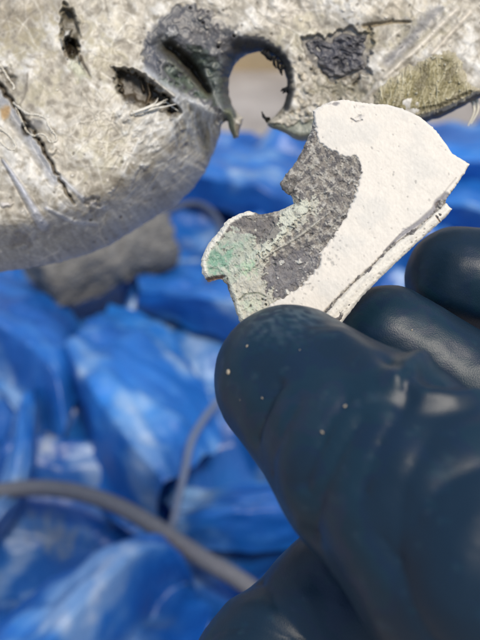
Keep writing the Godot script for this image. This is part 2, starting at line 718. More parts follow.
	# the big folds standing up from the sheet: rows run along the fold, columns across it (picture column, row, height)
	var standing := [
		[[-140, 780, 0.0, -60, 740, 0.05, 10, 742, 0.065, 50, 800, 0.01, 150, 850, 0.03],
		[-70, 700, 0.0, -10, 652, 0.055, 42, 655, 0.072, 80, 716, 0.012, 170, 740, 0.035],
		[0, 622, 0.0, 52, 588, 0.055, 96, 592, 0.072, 128, 650, 0.012, 196, 664, 0.035],
		[68, 574, 0.0, 108, 547, 0.052, 138, 553, 0.066, 158, 600, 0.008, 210, 622, 0.030],
		[126, 550, 0.0, 152, 534, 0.042, 172, 543, 0.056, 184, 584, 0.008, 214, 606, 0.022],
		[160, 560, -0.004, 174, 556, 0.016, 188, 566, 0.026, 198, 596, 0.002, 212, 616, 0.0],
		[176, 594, -0.014, 188, 596, -0.006, 198, 606, -0.002, 204, 622, -0.006, 210, 656, -0.014]],
		[[110, 306, 0.0, 88, 322, 0.032, 66, 346, 0.046, 62, 380, 0.004, 50, 400, -0.01],
		[158, 322, 0.006, 126, 350, 0.044, 92, 386, 0.056, 88, 440, 0.004, 74, 462, -0.01],
		[200, 378, 0.006, 166, 408, 0.044, 130, 440, 0.056, 122, 496, 0.002, 108, 514, -0.01],
		[224, 440, 0.0, 196, 462, 0.030, 164, 484, 0.040, 154, 520, -0.004, 140, 534, -0.012]],
		[[-90, 252, 0.0, -84, 272, 0.034, -90, 300, 0.046, -94, 330, 0.0, -100, 350, -0.01],
		[6, 276, 0.0, 6, 298, 0.040, -2, 326, 0.050, -8, 366, 0.0, -14, 380, -0.01],
		[52, 290, 0.0, 44, 314, 0.042, 32, 346, 0.050, 18, 392, 0.0, 10, 404, -0.01],
		[78, 318, 0.0, 70, 344, 0.036, 56, 378, 0.044, 42, 424, -0.002, 34, 436, -0.01],
		[86, 362, -0.006, 80, 392, 0.018, 66, 422, 0.024, 54, 464, -0.008, 46, 476, -0.014]],
		[[44, 380, -0.01, 34, 388, 0.030, 22, 396, 0.036, 12, 420, 0.0], [46, 432, -0.01, 34, 438, 0.034, 18, 444, 0.040, 4, 470, 0.0],
		[36, 490, -0.01, 20, 494, 0.026, 2, 500, 0.030, -14, 520, 0.0], [-10, 550, -0.01, -30, 556, 0.02, -50, 560, 0.022, -60, 590, -0.01]],
		[[160, 496, -0.01, 172, 508, 0.016, 176, 520, 0.018, 172, 548, -0.006], [236, 484, 0.0, 236, 498, 0.030, 238, 512, 0.034, 234, 552, 0.0], [330, 470, 0.0, 326, 488, 0.032, 326, 504, 0.036, 322, 548, 0.0], [420, 470, 0.0, 420, 490, 0.03, 420, 508, 0.03, 416, 560, 0.0]],
		[[120, 140, -0.01, 130, 158, 0.026, 134, 166, 0.030, 136, 196, -0.006], [200, 146, 0.0, 204, 166, 0.036, 208, 176, 0.042, 206, 208, 0.0], [290, 152, 0.0, 280, 178, 0.036, 274, 192, 0.042, 262, 226, 0.0], [380, 190, 0.0, 352, 208, 0.036, 340, 222, 0.040, 322, 256, 0.0]],
		[[330, 118, 0.0, 340, 134, 0.03, 345, 146, 0.034, 344, 172, 0.0], [440, 124, 0.0, 444, 146, 0.034, 446, 160, 0.04, 444, 186, 0.0], [560, 116, 0.0, 560, 136, 0.034, 562, 150, 0.04, 562, 176, 0.0]],
		[[380, 176, 0.0, 384, 190, 0.024, 386, 200, 0.028, 384, 222, -0.004], [470, 178, 0.0, 472, 198, 0.034, 474, 210, 0.04, 470, 236, 0.0], [580, 186, 0.0, 580, 206, 0.034, 580, 218, 0.04, 580, 250, 0.0]],
		[[130, 256, -0.01, 136, 276, 0.020, 140, 290, 0.024, 136, 312, -0.006], [200, 262, 0.0, 202, 284, 0.034, 204, 300, 0.040, 200, 332, 0.0], [276, 276, 0.0, 272, 302, 0.034, 270, 318, 0.038, 262, 350, 0.0]],
	]
	for rows in standing:
		var wide := 0
		var cr := []
		for q in rows:
			var line := []
			for k in range(0, q.size(), 3):
				line.append(at(q[k], q[k + 1], ground_depth(q[k + 1], q[k + 2])))
			var smoothed := catmull(line, 14)
			for k in smoothed.size():   # flat faces, tight bends
				var e := mini(int(k / 14.0), line.size() - 2)
				var flat_: Vector3 = line[e].lerp(line[e + 1], k / 14.0 - e)
				smoothed[k] = flat_.lerp(smoothed[k], 0.3)
			cr.append(smoothed)
			wide = smoothed.size()
		v = PackedVector3Array()
		c = PackedColorArray()
		idx = PackedInt32Array()
		var columns := []
		for k in wide:
			var line := []
			for q in cr:
				line.append(q[k])
			columns.append(catmull(line, 16))
		var long: int = columns[0].size()
		for i in long:
			for k in wide:
				var p: Vector3 = columns[k][i]
				var crease := 1.0 - smooth(0.0, 2.2, absf(k - 17.0 - 3.0 * sin(i * 0.05)))
				var crease2 := 1.0 - smooth(0.0, 1.8, absf(k - 24.0 + 2.0 * sin(i * 0.07)))
				var tri := absf(fposmod(i * 0.045 + k * 0.03 + n_big.get_noise_2d(i, k), 1.0) - 0.5)
				p += cam_basis * Vector3(0, 0, 1) * (0.0030 * n_big.get_noise_2d(i * 2.0, k * 2.0 + rows[0][0]) + 0.0010 * n_mid.get_noise_2d(i * 1.5, k * 2.2) + 0.006 * tri - 0.0035 * crease + 0.0025 * crease2)
				for e in range(3, 9):   # the same sharp wrinkles as in the sheet
					var tw: float = (p.x * waves[e][0] + (p.z + 0.6 * p.y) * waves[e][1]) / waves[e][2] * 1.7 + waves[e][3]
					p.y += 0.00035 * waves[e][4] * smooth(-0.2, 0.4, rid.get_noise_2d(p.x * 1.6 + e * 5.0, p.z * 1.6)) * (absf(tw - floorf(tw) - 0.5) * 4.0 - 1.0)
				v.append(p)
				var e2 := 0.5 + 0.5 * dust.get_noise_3d(p.x * 0.5 + 5.0, p.y * 0.5, p.z * 0.5)
				var d := smooth(0.05, 0.45, dust.get_noise_3d(p.x * 0.6, p.y * 0.6, p.z * 0.6))
				var d2 := smooth(0.05, 0.5, dust.get_noise_3d(p.x * 3.0, p.y * 3.0, p.z * 3.0))
				var q := blue.lerp(rgb(40, 124, 204), e2).lerp(rgb(172, 182, 198), 0.8 * d * (0.7 + 0.3 * d2) + 0.08 * d2 + 0.12 * crease2)
				c.append(Color(q.x, q.y, q.z).srgb_to_linear())
		for i in long - 1:
			for k in wide - 1:
				var a := i * wide + k
				idx.append_array([a, a + 1, a + wide, a + 1, a + wide + 1, a + wide])
		put("fold", array_mesh(v, vertex_normals(v, idx), c, idx), mat, t)


# ---------------------------------------------------------------- hoses
func make_hoses() -> void:
	var mat := surface_material(0.55, noise_tex(0.05, 3, 31, Color.BLACK, Color.WHITE), 0.05, 0.04)
	for s in cables:
		var pts := []
		for p in s[1]:
			pts.append(at(p[0], p[1], ground_depth(p[1], p[2])))
		var t := base(s[0], pts[0])
		put("jacket", tube(catmull(pts, 12), s[2], s[2], s[3], 16, 0.03), mat, t)
		tag(t, s[4], s[5])


func make_rubble() -> void:
	# a rounded, broken block of concrete
	var sub := 40
	var v := PackedVector3Array()
	var c := PackedColorArray()
	var idx := PackedInt32Array()
	var half := Vector3(0.064, 0.027, 0.038)
	for f in 6:
		var ax: Vector3 = [Vector3.RIGHT, Vector3.LEFT, Vector3.UP, Vector3.DOWN, Vector3.BACK, Vector3.FORWARD][f]
		var u := Vector3(ax.y, ax.z, ax.x)
		var w := ax.cross(u)
		var s := v.size()
		for j in sub + 1:
			for i in sub + 1:
				var p := ax + u * (2.0 * i / sub - 1.0) + w * (2.0 * j / sub - 1.0)
				var round_ := p.normalized() * 1.25
				p = p.lerp(round_, 0.45) * half
				var d := 0.010 * n_big.get_noise_3d(p.x * 900.0, p.y * 900.0, p.z * 900.0) + 0.004 * n_mid.get_noise_3d(p.x * 900.0, p.y * 900.0, p.z * 900.0)
				p += p.normalized() * d
				v.append(p)
				var g := 0.16 + 0.08 * n_mid.get_noise_3d(p.x * 1500.0, p.y * 1500.0, p.z * 1500.0)
				c.append(Color(g, g * 0.95, g * 0.86))
		for j in sub:
			for i in sub:
				var a := s + j * (sub + 1) + i
				var b := a + sub + 1
				idx.append_array([a, b, a + 1, a + 1, b, b + 1])
	var n := vertex_normals(v, idx)
	for i in n.size():
		if n[i].dot(v[i]) < 0.0: n[i] = -n[i]
	var mat := surface_material(0.92, noise_tex(0.03, 5, 41, Color.BLACK, Color.WHITE), 0.3, 0.08)
	var gp := at(110, 290, ground_depth(290))
	var t := base("concrete_lump", Vector3(gp.x, 0.0, gp.z))
	t.rotation_degrees.y = 24
	var mi := MeshInstance3D.new()
	mi.name = "lump"
	mi.mesh = array_mesh(v, n, c, idx)
	mi.material_override = mat
	mi.position = Vector3(0, 0.04, -0.015)
	mi.rotation_degrees.z = 7
	t.add_child(mi)
	tag(t, "rough grey lump of concrete lying on the tarpaulin below the fibreglass shell", "concrete lump")


# ---------------------------------------------------------------- fibreglass shell
func hole_q(px: float, py: float) -> float:
	return Vector2((px - 258.0) / 29.5, (py - 87.0) / 35.0).length()


func shell_depth(px: float, py: float) -> float:
	# the body bulges towards the viewer at the lower left
	return 0.1475 - 0.008 * smooth(230.0, 40.0, px) * smooth(-60.0, 170.0, py) - 0.003 * smooth(280.0, 420.0, px)


func shell_edge(px: float, py: float, d: float) -> float:
	var left := smooth(265.0, 190.0, px)
	var r := lerpf(12.0, 60.0, left)
	var deep := lerpf(4.0, 21.0, left)
	var q := hole_q(px, py)
	if q < 2.6:
		var side := Vector2((px - 258.0) / 29.5, (py - 87.0) / 35.0) / maxf(q, 0.01)
		var lw := smooth(-0.1, 0.9, -side.x) * smooth(0.95, 0.35, side.y)
		var tw := smooth(0.2, 0.9, -side.y)
		var r2 := lerpf(lerpf(7.0, 20.0, tw), 34.0, lw)
		var d2 := lerpf(lerpf(2.6, 5.0, tw), 9.5, lw)
		var w := smooth(2.4, 1.5, q) * smooth(175.0, 120.0, py)
		r = lerpf(r, r2, w)
		deep = lerpf(deep, d2, w)
	if d >= r:
		return 0.0
	var u := 1.0 - d / r
	return deep * lerpf(1.0 - sqrt(maxf(0.0, 1.0 - u * u)), u * smooth(0.0, 0.6, u), 0.4 * left * smooth(100.0, 150.0, py))


func make_shell() -> void:
	var outline := V([-110, 300, -50, 284, 0, 272, 30, 268, 60, 262, 85, 255, 110, 245, 135, 230, 155, 217, 175, 205, 192, 190, 205, 172, 214, 152, 219, 138, 222, 124, 227, 119, 230, 131, 234, 139, 238, 138, 240, 127])
	for k in 29:   # round the hole, from its lower left over the top to its lower right
		var a := deg_to_rad(118.0 + k * (424.0 - 118.0) / 28.0)
		outline.append(Vector2(258.0 + 29.5 * cos(a), 87.0 + 35.0 * sin(a)))
	outline.append_array(V([266, 124, 274, 129, 283, 132, 292, 138, 300, 141, 312, 142, 340, 150, 380, 138, 410, 128, 426, 122, 440, 118, 460, 108, 480, 98, 540, 72, 590, 52, 590, -110, -110, -110]))
	var g := Patch.new(-112, -112, 592, 302, 0.8, n_mid)
	g.measure(ragged(outline, 1.1))
	var warm := rgb(182, 174, 158)
	var pale := rgb(212, 208, 199)
	var dull := rgb(144, 135, 118)
	var grey := rgb(160, 161, 162)
	for j in g.ny:
		for i in g.nx:
			var px := g.x0 + i * g.step
			var py := g.y0 + j * g.step
			var id := j * g.nx + i
			var a := n_big.get_noise_2d(px, py)
			var b := n_mid.get_noise_2d(px, py)
			var f := n_fine.get_noise_2d(px, py)
			var s := n_mid.get_noise_2d(px * 0.25 + py * 0.5 + 40.0, (px - py) * 1.5)
			var q := warm.lerp(pale, smooth(-0.1, 0.5, a + 0.5 * s)).lerp(dull, smooth(0.0, 0.55, b - 0.4 * a))
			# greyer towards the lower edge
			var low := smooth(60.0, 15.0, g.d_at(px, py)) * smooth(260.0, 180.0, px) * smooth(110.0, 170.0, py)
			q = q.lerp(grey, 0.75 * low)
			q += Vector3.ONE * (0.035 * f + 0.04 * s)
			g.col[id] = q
			g.h[id] = 0.9 * a + 0.09 * b + 0.02 * f + 0.05 * s
	# broad tone: brownish upper left, pale top middle
	g.blob(20, 20, 50, 40, 20, rgb(140, 126, 100), 0.55, 0, 0.0, 0.5)
	g.blob(110, 20, 34, 40, 0, rgb(214, 204, 180), 0.5, 0.3, 0.0, 0.5)
	g.blob(295, 14, 50, 30, 0, rgb(226, 216, 200), 0.6, 0.4, 0.0, 0.4)
	g.blob(400, 10, 60, 20, 0, rgb(200, 186, 160), 0.6, 0.2, 0.0, 0.4)
	g.blob(60, 215, 60, 20, -15, rgb(150, 152, 158), 0.5, -0.3, 0.0, 0.5)
	g.blob(150, 150, 36, 40, 40, rgb(160, 158, 152), 0.5, 0.0, 0.0, 0.5)
	for q in [[30, 40, 40, 26], [105, 60, 30, 40], [40, 90, 30, 22], [300, 30, 40, 20], [100, 150, 34, 30], [420, 30, 50, 20], [200, 130, 16, 30]]:
		g.blob(q[0], q[1], q[2], q[3], -30, rgb(168, 156, 112), 0.32, 0.0, 0.0, 0.8)
	for k in 60:
		g.blob(rng.randf_range(-60, 520), rng.randf_range(-40, 240), rng.randf_range(6, 22), rng.randf_range(3, 9), rng.randf_range(-80, 80), rgb(222, 218, 210) if k % 3 else rgb(128, 118, 98), 0.38, 0.1, 0.0, 0.9, 1.2)
	for k in 160:   # tangled curling strands
		var p := Vector2(rng.randf_range(-60, 540), rng.randf_range(-60, 250))
		var ang := rng.randf_range(0, TAU)
		var run := [p]
		for e in 5:
			ang += rng.randf_range(-0.5, 0.5)
			run.append(run[-1] + Vector2(cos(ang), sin(ang)) * rng.randf_range(5, 12))
		g.stroke(run, rng.randf_range(0.6, 1.1), 0.5, rgb(230, 225, 214), rng.randf_range(0.3, 0.65), 0.06)
	# laid glass strands: pale and dark lines, mostly along two directions
	for k in 900:
		var x := rng.randf_range(-100, 580)
		var y := rng.randf_range(-100, 280)
		var ang: float = rng.randf_range(-0.5, 0.5) + [0.9, 2.3, 1.4, 0.5][rng.randi() % 4]
		if x > 350.0: ang = rng.randf_range(-0.35, 0.35) + (-0.85 if rng.randf() < 0.6 else -1.5)
		if x > 120.0 and x < 230.0 and y > 100.0: ang = rng.randf_range(-0.4, 0.4) - 0.75
		var ln := rng.randf_range(7, 34)
		var p := Vector2(x, y)
		var dir := Vector2(cos(ang), sin(ang)) * ln
		var bend := dir.orthogonal() * rng.randf_range(-0.14, 0.14)
		var bright := rng.randf() < 0.78
		g.stroke([p, p + dir * 0.5 + bend, p + dir], rng.randf_range(0.7, 1.5), 0.6, rgb(232, 226, 212) if bright else rgb(112, 103, 88), rng.randf_range(0.3, 0.75), rng.randf_range(0.02, 0.06) * (1.0 if bright else -1.0))
	for k in 60:
		var x := rng.randf_range(170, 222)
		var p := Vector2(x, rng.randf_range(96, 130))
		var e := p + Vector2(rng.randf_range(-6, 14), rng.randf_range(14, 44))
		g.stroke([p, (p + e) * 0.5 + Vector2(rng.randf_range(-4, 4), 0), e], rng.randf_range(1.2, 3.5), 0.8, rgb(206, 210, 214) if k % 3 else rgb(104, 106, 106), 0.5, 0.15 if k % 3 else -0.2, 0.0)
	for k in 70:
		var p := Vector2(rng.randf_range(110, 215), rng.randf_range(100, 215))
		var ang := rng.randf_range(-1.2, -0.3)
		g.stroke([p, p + Vector2(cos(ang), sin(ang)) * rng.randf_range(8, 26)], rng.randf_range(1.5, 4.0), 1.0, rgb(208, 210, 210) if k % 3 else rgb(126, 122, 116), 0.45, 0.15 if k % 3 else -0.15, 0.0)
	for k in 420:   # crumbs and pin holes
		var crumb := rng.randf() < 0.6
		g.blob(rng.randf_range(-60, 540), rng.randf_range(-60, 270), rng.randf_range(0.9, 2.4), rng.randf_range(0.8, 1.8), rng.randf_range(0, 180), rgb(236, 230, 218) if crumb else rgb(70, 62, 52), 0.75, 0.35 if crumb else -0.35, 0.2, 0.4)
	# slate collar round the hole and the pit beside it
	g.blob(196, 74, 38, 30, 40, rgb(110, 110, 108), 0.3, -2.2, 0.0, 0.2)
	g.area(V([142, 62, 147, 36, 160, 21, 175, 6, 194, 4, 210, 20, 224, 34, 245, 36, 264, 38, 281, 49, 289, 66, 288, 96, 262, 54, 246, 54, 232, 70, 228, 92, 230, 114, 222, 124, 212, 108, 196, 96, 172, 92, 154, 84]), rgb(82, 82, 86), 0.85, -0.15, 4.0, 1.3)
	for q in [[158, 46, 15, 24, 10], [176, 26, 18, 16, -20], [200, 16, 20, 14, 0], [222, 34, 16, 16, 40], [246, 46, 16, 9, 10], [274, 54, 16, 9, 30], [288, 74, 8, 18, -10], [224, 72, 15, 30, 8], [205, 78, 22, 22, 30], [182, 62, 26, 20, 30], [222, 102, 12, 16, 0]]:
		g.blob(q[0], q[1], q[2], q[3], q[4], rgb(70, 70, 74), 0.8, -0.05, 0.2, 0.6, 1.3)
	for q in [[182, 24, 14, 10, 0], [200, 14, 14, 11, 0], [214, 30, 14, 14, 0], [196, 32, 14, 12, 0], [226, 44, 14, 8, 20]]:
		g.blob(q[0], q[1], q[2], q[3], q[4], rgb(108, 102, 98), 0.6, 0.15, 0.0, 0.7, 1.2)
	g.blob(152, 58, 10, 22, -12, rgb(78, 80, 90), 0.8, -0.3, 0.2, 0.5, 1.5)
	g.blob(172, 32, 8, 7, 0, rgb(186, 184, 180), 0.85, 0.6, 0.3, 0.5, 2.0)
	g.blob(165, 40, 5, 4, 0, rgb(178, 176, 172), 0.8, 0.4, 0.3, 0.5, 2.0)
	for p in [[190, 8, 2.4], [203, 23, 2.2], [218, 47, 2.0], [208, 12, 1.6], [234, 36, 2.0]]:
		g.blob(p[0], p[1], p[2], p[2] * 0.7, 30, rgb(48, 42, 36), 0.95, -0.9, 0.3, 0.3)
	for p in [[200, 18, 3.5], [206, 28, 2.6], [219, 43, 2.4], [222, 52, 2.2], [178, 46, 2.0]]:
		g.blob(p[0], p[1], p[2], p[2] * 0.8, 0, rgb(214, 206, 186), 0.8, 0.6, 0.3, 0.5, 2.0)
	for q in [[172, 74, 13, 10, 35], [186, 84, 16, 9, 40], [200, 94, 10, 6, 40], [166, 84, 10, 8, 20]]:
		g.blob(q[0], q[1], q[2], q[3], q[4], rgb(96, 110, 94), 0.75, -0.5, 0.2, 0.5, 1.5)
	g.area(V([186, 46, 204, 48, 218, 60, 224, 84, 226, 110, 216, 106, 204, 94, 196, 70]), rgb(78, 86, 76), 0.75, -0.2, 4.0, 1.4)
	for q in [[200, 60, 10, 9, 40], [209, 74, 7, 13, -20], [206, 90, 5, 8, -20]]:
		g.blob(q[0], q[1], q[2], q[3], q[4], rgb(92, 102, 90), 0.7, -0.2, 0.2, 0.5, 1.5)
	g.stroke(V([166, 46, 174, 52, 184, 60, 195, 73, 203, 84, 210, 94]), 16.0, 9.0, rgb(84, 84, 68), 0.5, -1.6, 0.0)
	g.stroke(V([170, 48, 178, 53, 186, 62, 196, 74, 204, 85, 208, 91]), 10.0, 5.5, rgb(60, 53, 40), 0.95, -2.2, 0.0)
	g.blob(192, 66, 9, 4, 45, rgb(42, 36, 26), 0.85, -0.8, 0.0, 0.5)
	for k in 40:
		g.blob(rng.randf_range(160, 214), rng.randf_range(30, 104), rng.randf_range(1, 3), rng.randf_range(0.8, 2), rng.randf_range(0, 90), [rgb(164, 164, 154), rgb(70, 72, 66), rgb(128, 136, 116)][k % 3], 0.6, rng.randf_range(-0.2, 0.35), 0.1, 0.6, 2.0)
	g.stroke(V([168, 60, 182, 72, 198, 88, 208, 98]), 3.0, 2.0, rgb(120, 122, 100), 0.6, 0.3, 0.0)
	g.stroke(V([146, 70, 160, 82, 178, 94, 196, 104, 210, 116]), 7.0, 8.0, rgb(184, 187, 190), 0.75, 0.5, 0.0)
	g.stroke(V([176, 100, 190, 122, 198, 150]), 8.0, 9.0, rgb(176, 181, 188), 0.6, 0.3, 0.0)
	g.stroke(V([222, 60, 216, 82, 220, 104, 226, 118]), 5.0, 4.0, rgb(128, 134, 132), 0.6, 0.2, 0.0)
	g.stroke(V([232, 58, 226, 80, 229, 104, 234, 116]), 5.0, 4.0, rgb(60, 64, 60), 0.85, -0.2, 0.3)
	g.stroke(V([228, 112, 231, 126, 234, 136]), 6.0, 4.0, rgb(112, 116, 92), 0.85, 0.3, 0.4)
	g.stroke(V([238, 46, 258, 47, 276, 54, 287, 68, 291, 88, 286, 108]), 9.0, 5.0, rgb(50, 49, 48), 0.95, -0.4, 0.3)
	g.stroke(V([205, 70, 213, 92, 222, 110]), 2.5, 1.5, rgb(150, 152, 148), 0.6, 0.4)
	g.area(V([300, 42, 312, 34, 330, 36, 345, 29, 372, 31, 372, 50, 368, 60, 371, 74, 348, 80, 328, 81, 314, 68, 304, 54]), rgb(112, 106, 98), 0.7, -0.9, 5.0, 1.0)
	# cream lumps right of the hole
	for k in 60:
		g.blob(rng.randf_range(291, 318), rng.randf_range(56, 118), rng.randf_range(2, 5), rng.randf_range(1.5, 4), rng.randf_range(0, 180), [rgb(224, 214, 196), rgb(200, 188, 164), rgb(146, 138, 120)][k % 3], 0.7, rng.randf_range(-0.5, 0.9), 0.2, 0.5, 1.6)
	g.area(V([244, 118, 268, 122, 290, 126, 316, 118, 330, 140, 300, 146, 270, 132]), rgb(118, 124, 110), 0.75, -0.5, 3.0, 1.3)
	for k in 30:
		g.blob(rng.randf_range(262, 312), rng.randf_range(112, 126), rng.randf_range(1.2, 3), rng.randf_range(1, 2), rng.randf_range(0, 180), rgb(200, 200, 180) if k % 2 else rgb(84, 82, 68), 0.7, rng.randf_range(-0.4, 0.5), 0.2, 0.5, 2.0)
	# upper left pit
	g.blob(70, 26, 14, 34, -8, rgb(176, 164, 138), 0.6, 0.5, 0.5, 0.2)
	g.blob(70, 28, 10.5, 28, -8, rgb(104, 98, 84), 0.9, -2.6, 0.55, 0.25)
	g.blob(70, 14, 7, 10, 0, rgb(92, 86, 74), 0.7, -0.8, 0.2, 0.3)
	g.blob(71, 48, 8.5, 11, -20, rgb(40, 32, 22), 0.98, -3.2, 0.6, 0.3, 1.6)
	g.blob(67, 33, 5, 4.5, 0, rgb(212, 208, 198), 0.95, 2.4, 0.4, 0.4, 2.0)
	g.stroke(V([62, 38, 65, 50, 68, 58]), 1.8, 1.0, rgb(190, 176, 150), 0.9, 2.4)
	g.stroke(V([75, 40, 78, 50, 80, 60]), 1.6, 1.0, rgb(170, 154, 122), 0.9, 2.2)
	g.blob(78, 68, 10, 16, -30, rgb(164, 168, 138), 0.6, -0.4, 0.1, 0.4)
	g.stroke(V([80, 56, 84, 66, 90, 76]), 1.2, 0.6, rgb(50, 42, 32), 0.9, -0.6)
	# middle pit under the torn strands
	g.area(V([112, 66, 136, 68, 152, 80, 170, 98, 182, 112, 176, 118, 156, 108, 132, 106, 118, 92]), rgb(112, 104, 90), 0.7, -1.2, 3.0, 1.2)
	g.area(V([116, 71, 134, 72, 150, 84, 168, 99, 178, 110, 172, 112, 158, 102, 146, 104, 128, 100, 120, 88]), rgb(70, 60, 46), 0.9, -2.2, 3.0, 1.8)
	g.blob(132, 100, 9, 7, 20, rgb(88, 84, 80), 0.8, 1.2, 0.2, 0.5)
	g.stroke(V([148, 84, 150, 95, 147, 104]), 2.2, 1.4, rgb(132, 112, 84), 0.9, 2.0)
	g.stroke(V([141, 80, 144, 92]), 1.5, 1.0, rgb(104, 90, 68), 0.9, 1.4)
	g.stroke(V([112, 66, 136, 68, 154, 80, 174, 96]), 2.0, 2.0, rgb(214, 206, 190), 0.8, 0.8)
	for k in 26:
		var x := rng.randf_range(120, 185)
		g.blob(x, rng.randf_range(112, 170), rng.randf_range(3, 8), rng.randf_range(1.5, 4), rng.randf_range(-50, -20), rgb(222, 222, 218) if k % 3 else rgb(120, 114, 104), 0.6, rng.randf_range(-0.3, 0.7), 0.1, 0.6, 1.4)
	# the long crack at the left, its slate side and the stains along it
	g.stroke(V([-60, 20, -14, 80, 14, 116, 36, 150, 54, 180]), 13.0, 8.0, rgb(148, 152, 162), 0.7, -0.7, 0.0)
	var crack := []
	for q in catmull(V([-60, 6, -4, 80, 20, 112, 40, 143, 56, 172, 74, 204]), 9):
		crack.append(q + Vector2(n_mid.get_noise_2d(q.y * 3.0, 5.0), n_mid.get_noise_2d(q.y * 3.0, 60.0)) * 3.2)
	g.stroke(crack, 6.0, 2.0, rgb(112, 102, 86), 0.75, -0.7, 0.0)
	for k in range(0, crack.size() - 3, 2):
		var f := float(k) / crack.size()
		var wd := lerpf(3.4, 1.0, f) * (1.0 + 0.8 * n_mid.get_noise_2d(k * 5.0, 200.0))
		g.stroke(crack.slice(k, k + 3), wd, wd * 0.9, rgb(70, 59, 45), 0.8 * smooth(-0.35, 0.0, n_mid.get_noise_2d(k * 4.0, 77.0)), -0.75, 0.0)
	g.blob(5, 112, 7, 9, 10, rgb(168, 130, 76), 0.8, 0.2, 0.2, 0.5)
	g.blob(26, 130, 5, 7, -30, rgb(36, 30, 22), 0.9, -1.4, 0.3, 0.5)
	g.blob(8, 78, 8, 14, -25, rgb(96, 88, 76), 0.7, -0.8, 0.2, 0.5)
	g.blob(35, 126, 10, 7, 25, rgb(128, 124, 120), 0.85, -0.4, 0.4, 0.4)
	g.blob(53, 152, 7, 5, 30, rgb(226, 216, 196), 0.8, 0.7, 0.2, 0.5, 1.8)
	g.stroke(V([3, 160, 20, 186, 44, 226]), 2.0, 7.0, rgb(186, 190, 204), 0.7, 0.7, 0.2)
	g.stroke(V([0, 158, 16, 188, 36, 226]), 1.0, 1.4, rgb(124, 118, 114), 0.5, -0.2)
	g.stroke(V([60, 176, 84, 200, 104, 208]), 3.0, 5.0, rgb(190, 194, 204), 0.6, 0.4, 0.1)
	g.stroke(V([46, 208, 74, 222, 96, 224]), 2.5, 4.0, rgb(188, 192, 202), 0.6, 0.4, 0.1)
	g.blob(92, 202, 12, 8, 20, rgb(96, 88, 78), 0.6, -0.8, 0.1, 0.6, 1.6)
	g.blob(22, 240, 16, 12, 0, rgb(112, 106, 100), 0.55, -0.5, 0.1, 0.6, 1.5)
	g.blob(6, 204, 6, 4, 0, rgb(214, 208, 204), 0.8, 0.7, 0.3, 0.5, 1.8)
	for k in 40:
		g.stroke([Vector2(rng.randf_range(70, 150), rng.randf_range(90, 170)), Vector2(rng.randf_range(80, 150), rng.randf_range(90, 170))], 1.1, 0.6, rgb(226, 218, 200), 0.35, 0.1)
	# right: bands of bared cloth above the resin
	g.stroke(V([436, 12, 412, 38, 388, 62]), 11.0, 8.0, rgb(150, 148, 150), 0.75, -0.4, 0.0)
	g.stroke(V([456, 10, 424, 42, 384, 78]), 6.0, 4.0, rgb(226, 216, 198), 0.9, 0.5, 0.0)
	g.stroke(V([470, 12, 452, 32, 432, 54]), 5.0, 3.0, rgb(222, 210, 190), 0.85, 0.4, 0.0)
	g.stroke(V([364, 26, 392, 22, 410, 22]), 3.0, 1.5, rgb(132, 112, 78), 0.7, -0.6, 0.2)
	g.blob(372, 40, 20, 14, 0, rgb(158, 146, 112), 0.6, 0, 0.1, 0.5)
	g.stroke(V([400, 132, 440, 115, 462, 105, 484, 94, 560, 60]), 5.0, 4.0, rgb(52, 50, 44), 0.95, -0.4, 0.6)
	g.blob(340, 90, 40, 16, 0, rgb(128, 120, 96), 0.75, -0.3, 0.2, 0.5)
	for k in 50:
		g.blob(rng.randf_range(318, 372), rng.randf_range(74, 104), rng.randf_range(1, 3), rng.randf_range(0.8, 2), rng.randf_range(0, 180), rgb(190, 186, 168) if k % 2 else rgb(76, 72, 60), 0.6, rng.randf_range(-0.4, 0.4), 0.2, 0.5, 2.0)
	g.soften(1)
	var grain := noise_tex(0.03, 5, 51, Color(0.80, 0.79, 0.77), Color(1, 1, 1))
	var rough := noise_tex(0.035, 5, 52, Color.BLACK, Color.WHITE)
	var mat := surface_material(0.5, rough, 0.007, 0.016, grain)
	mat.clearcoat_enabled = true
	mat.clearcoat = 0.18
	mat.clearcoat_roughness = 0.4
	var t := base("fibreglass_shell", at(240, 90, 0.15))
	tag(t, "thick broken fibreglass shell with a round open hole, dark pits and frayed strands", "fibreglass shell")
	put("laminate", patch_mesh(g, shell_depth, shell_edge, 8.0, rgb(70, 72, 66)), mat, t)
	make_shell_parts(t, g)


func surface_point(g: Patch, px: float, py: float, lift_mm: float) -> Vector3:
	var id := int((py - g.y0) / g.step) * g.nx + int((px - g.x0) / g.step)
	return at(px, py, shell_depth(px, py) + 0.001 * (shell_edge(px, py, maxf(0.0, g.d_at(px, py))) - g.h[id] - lift_mm))


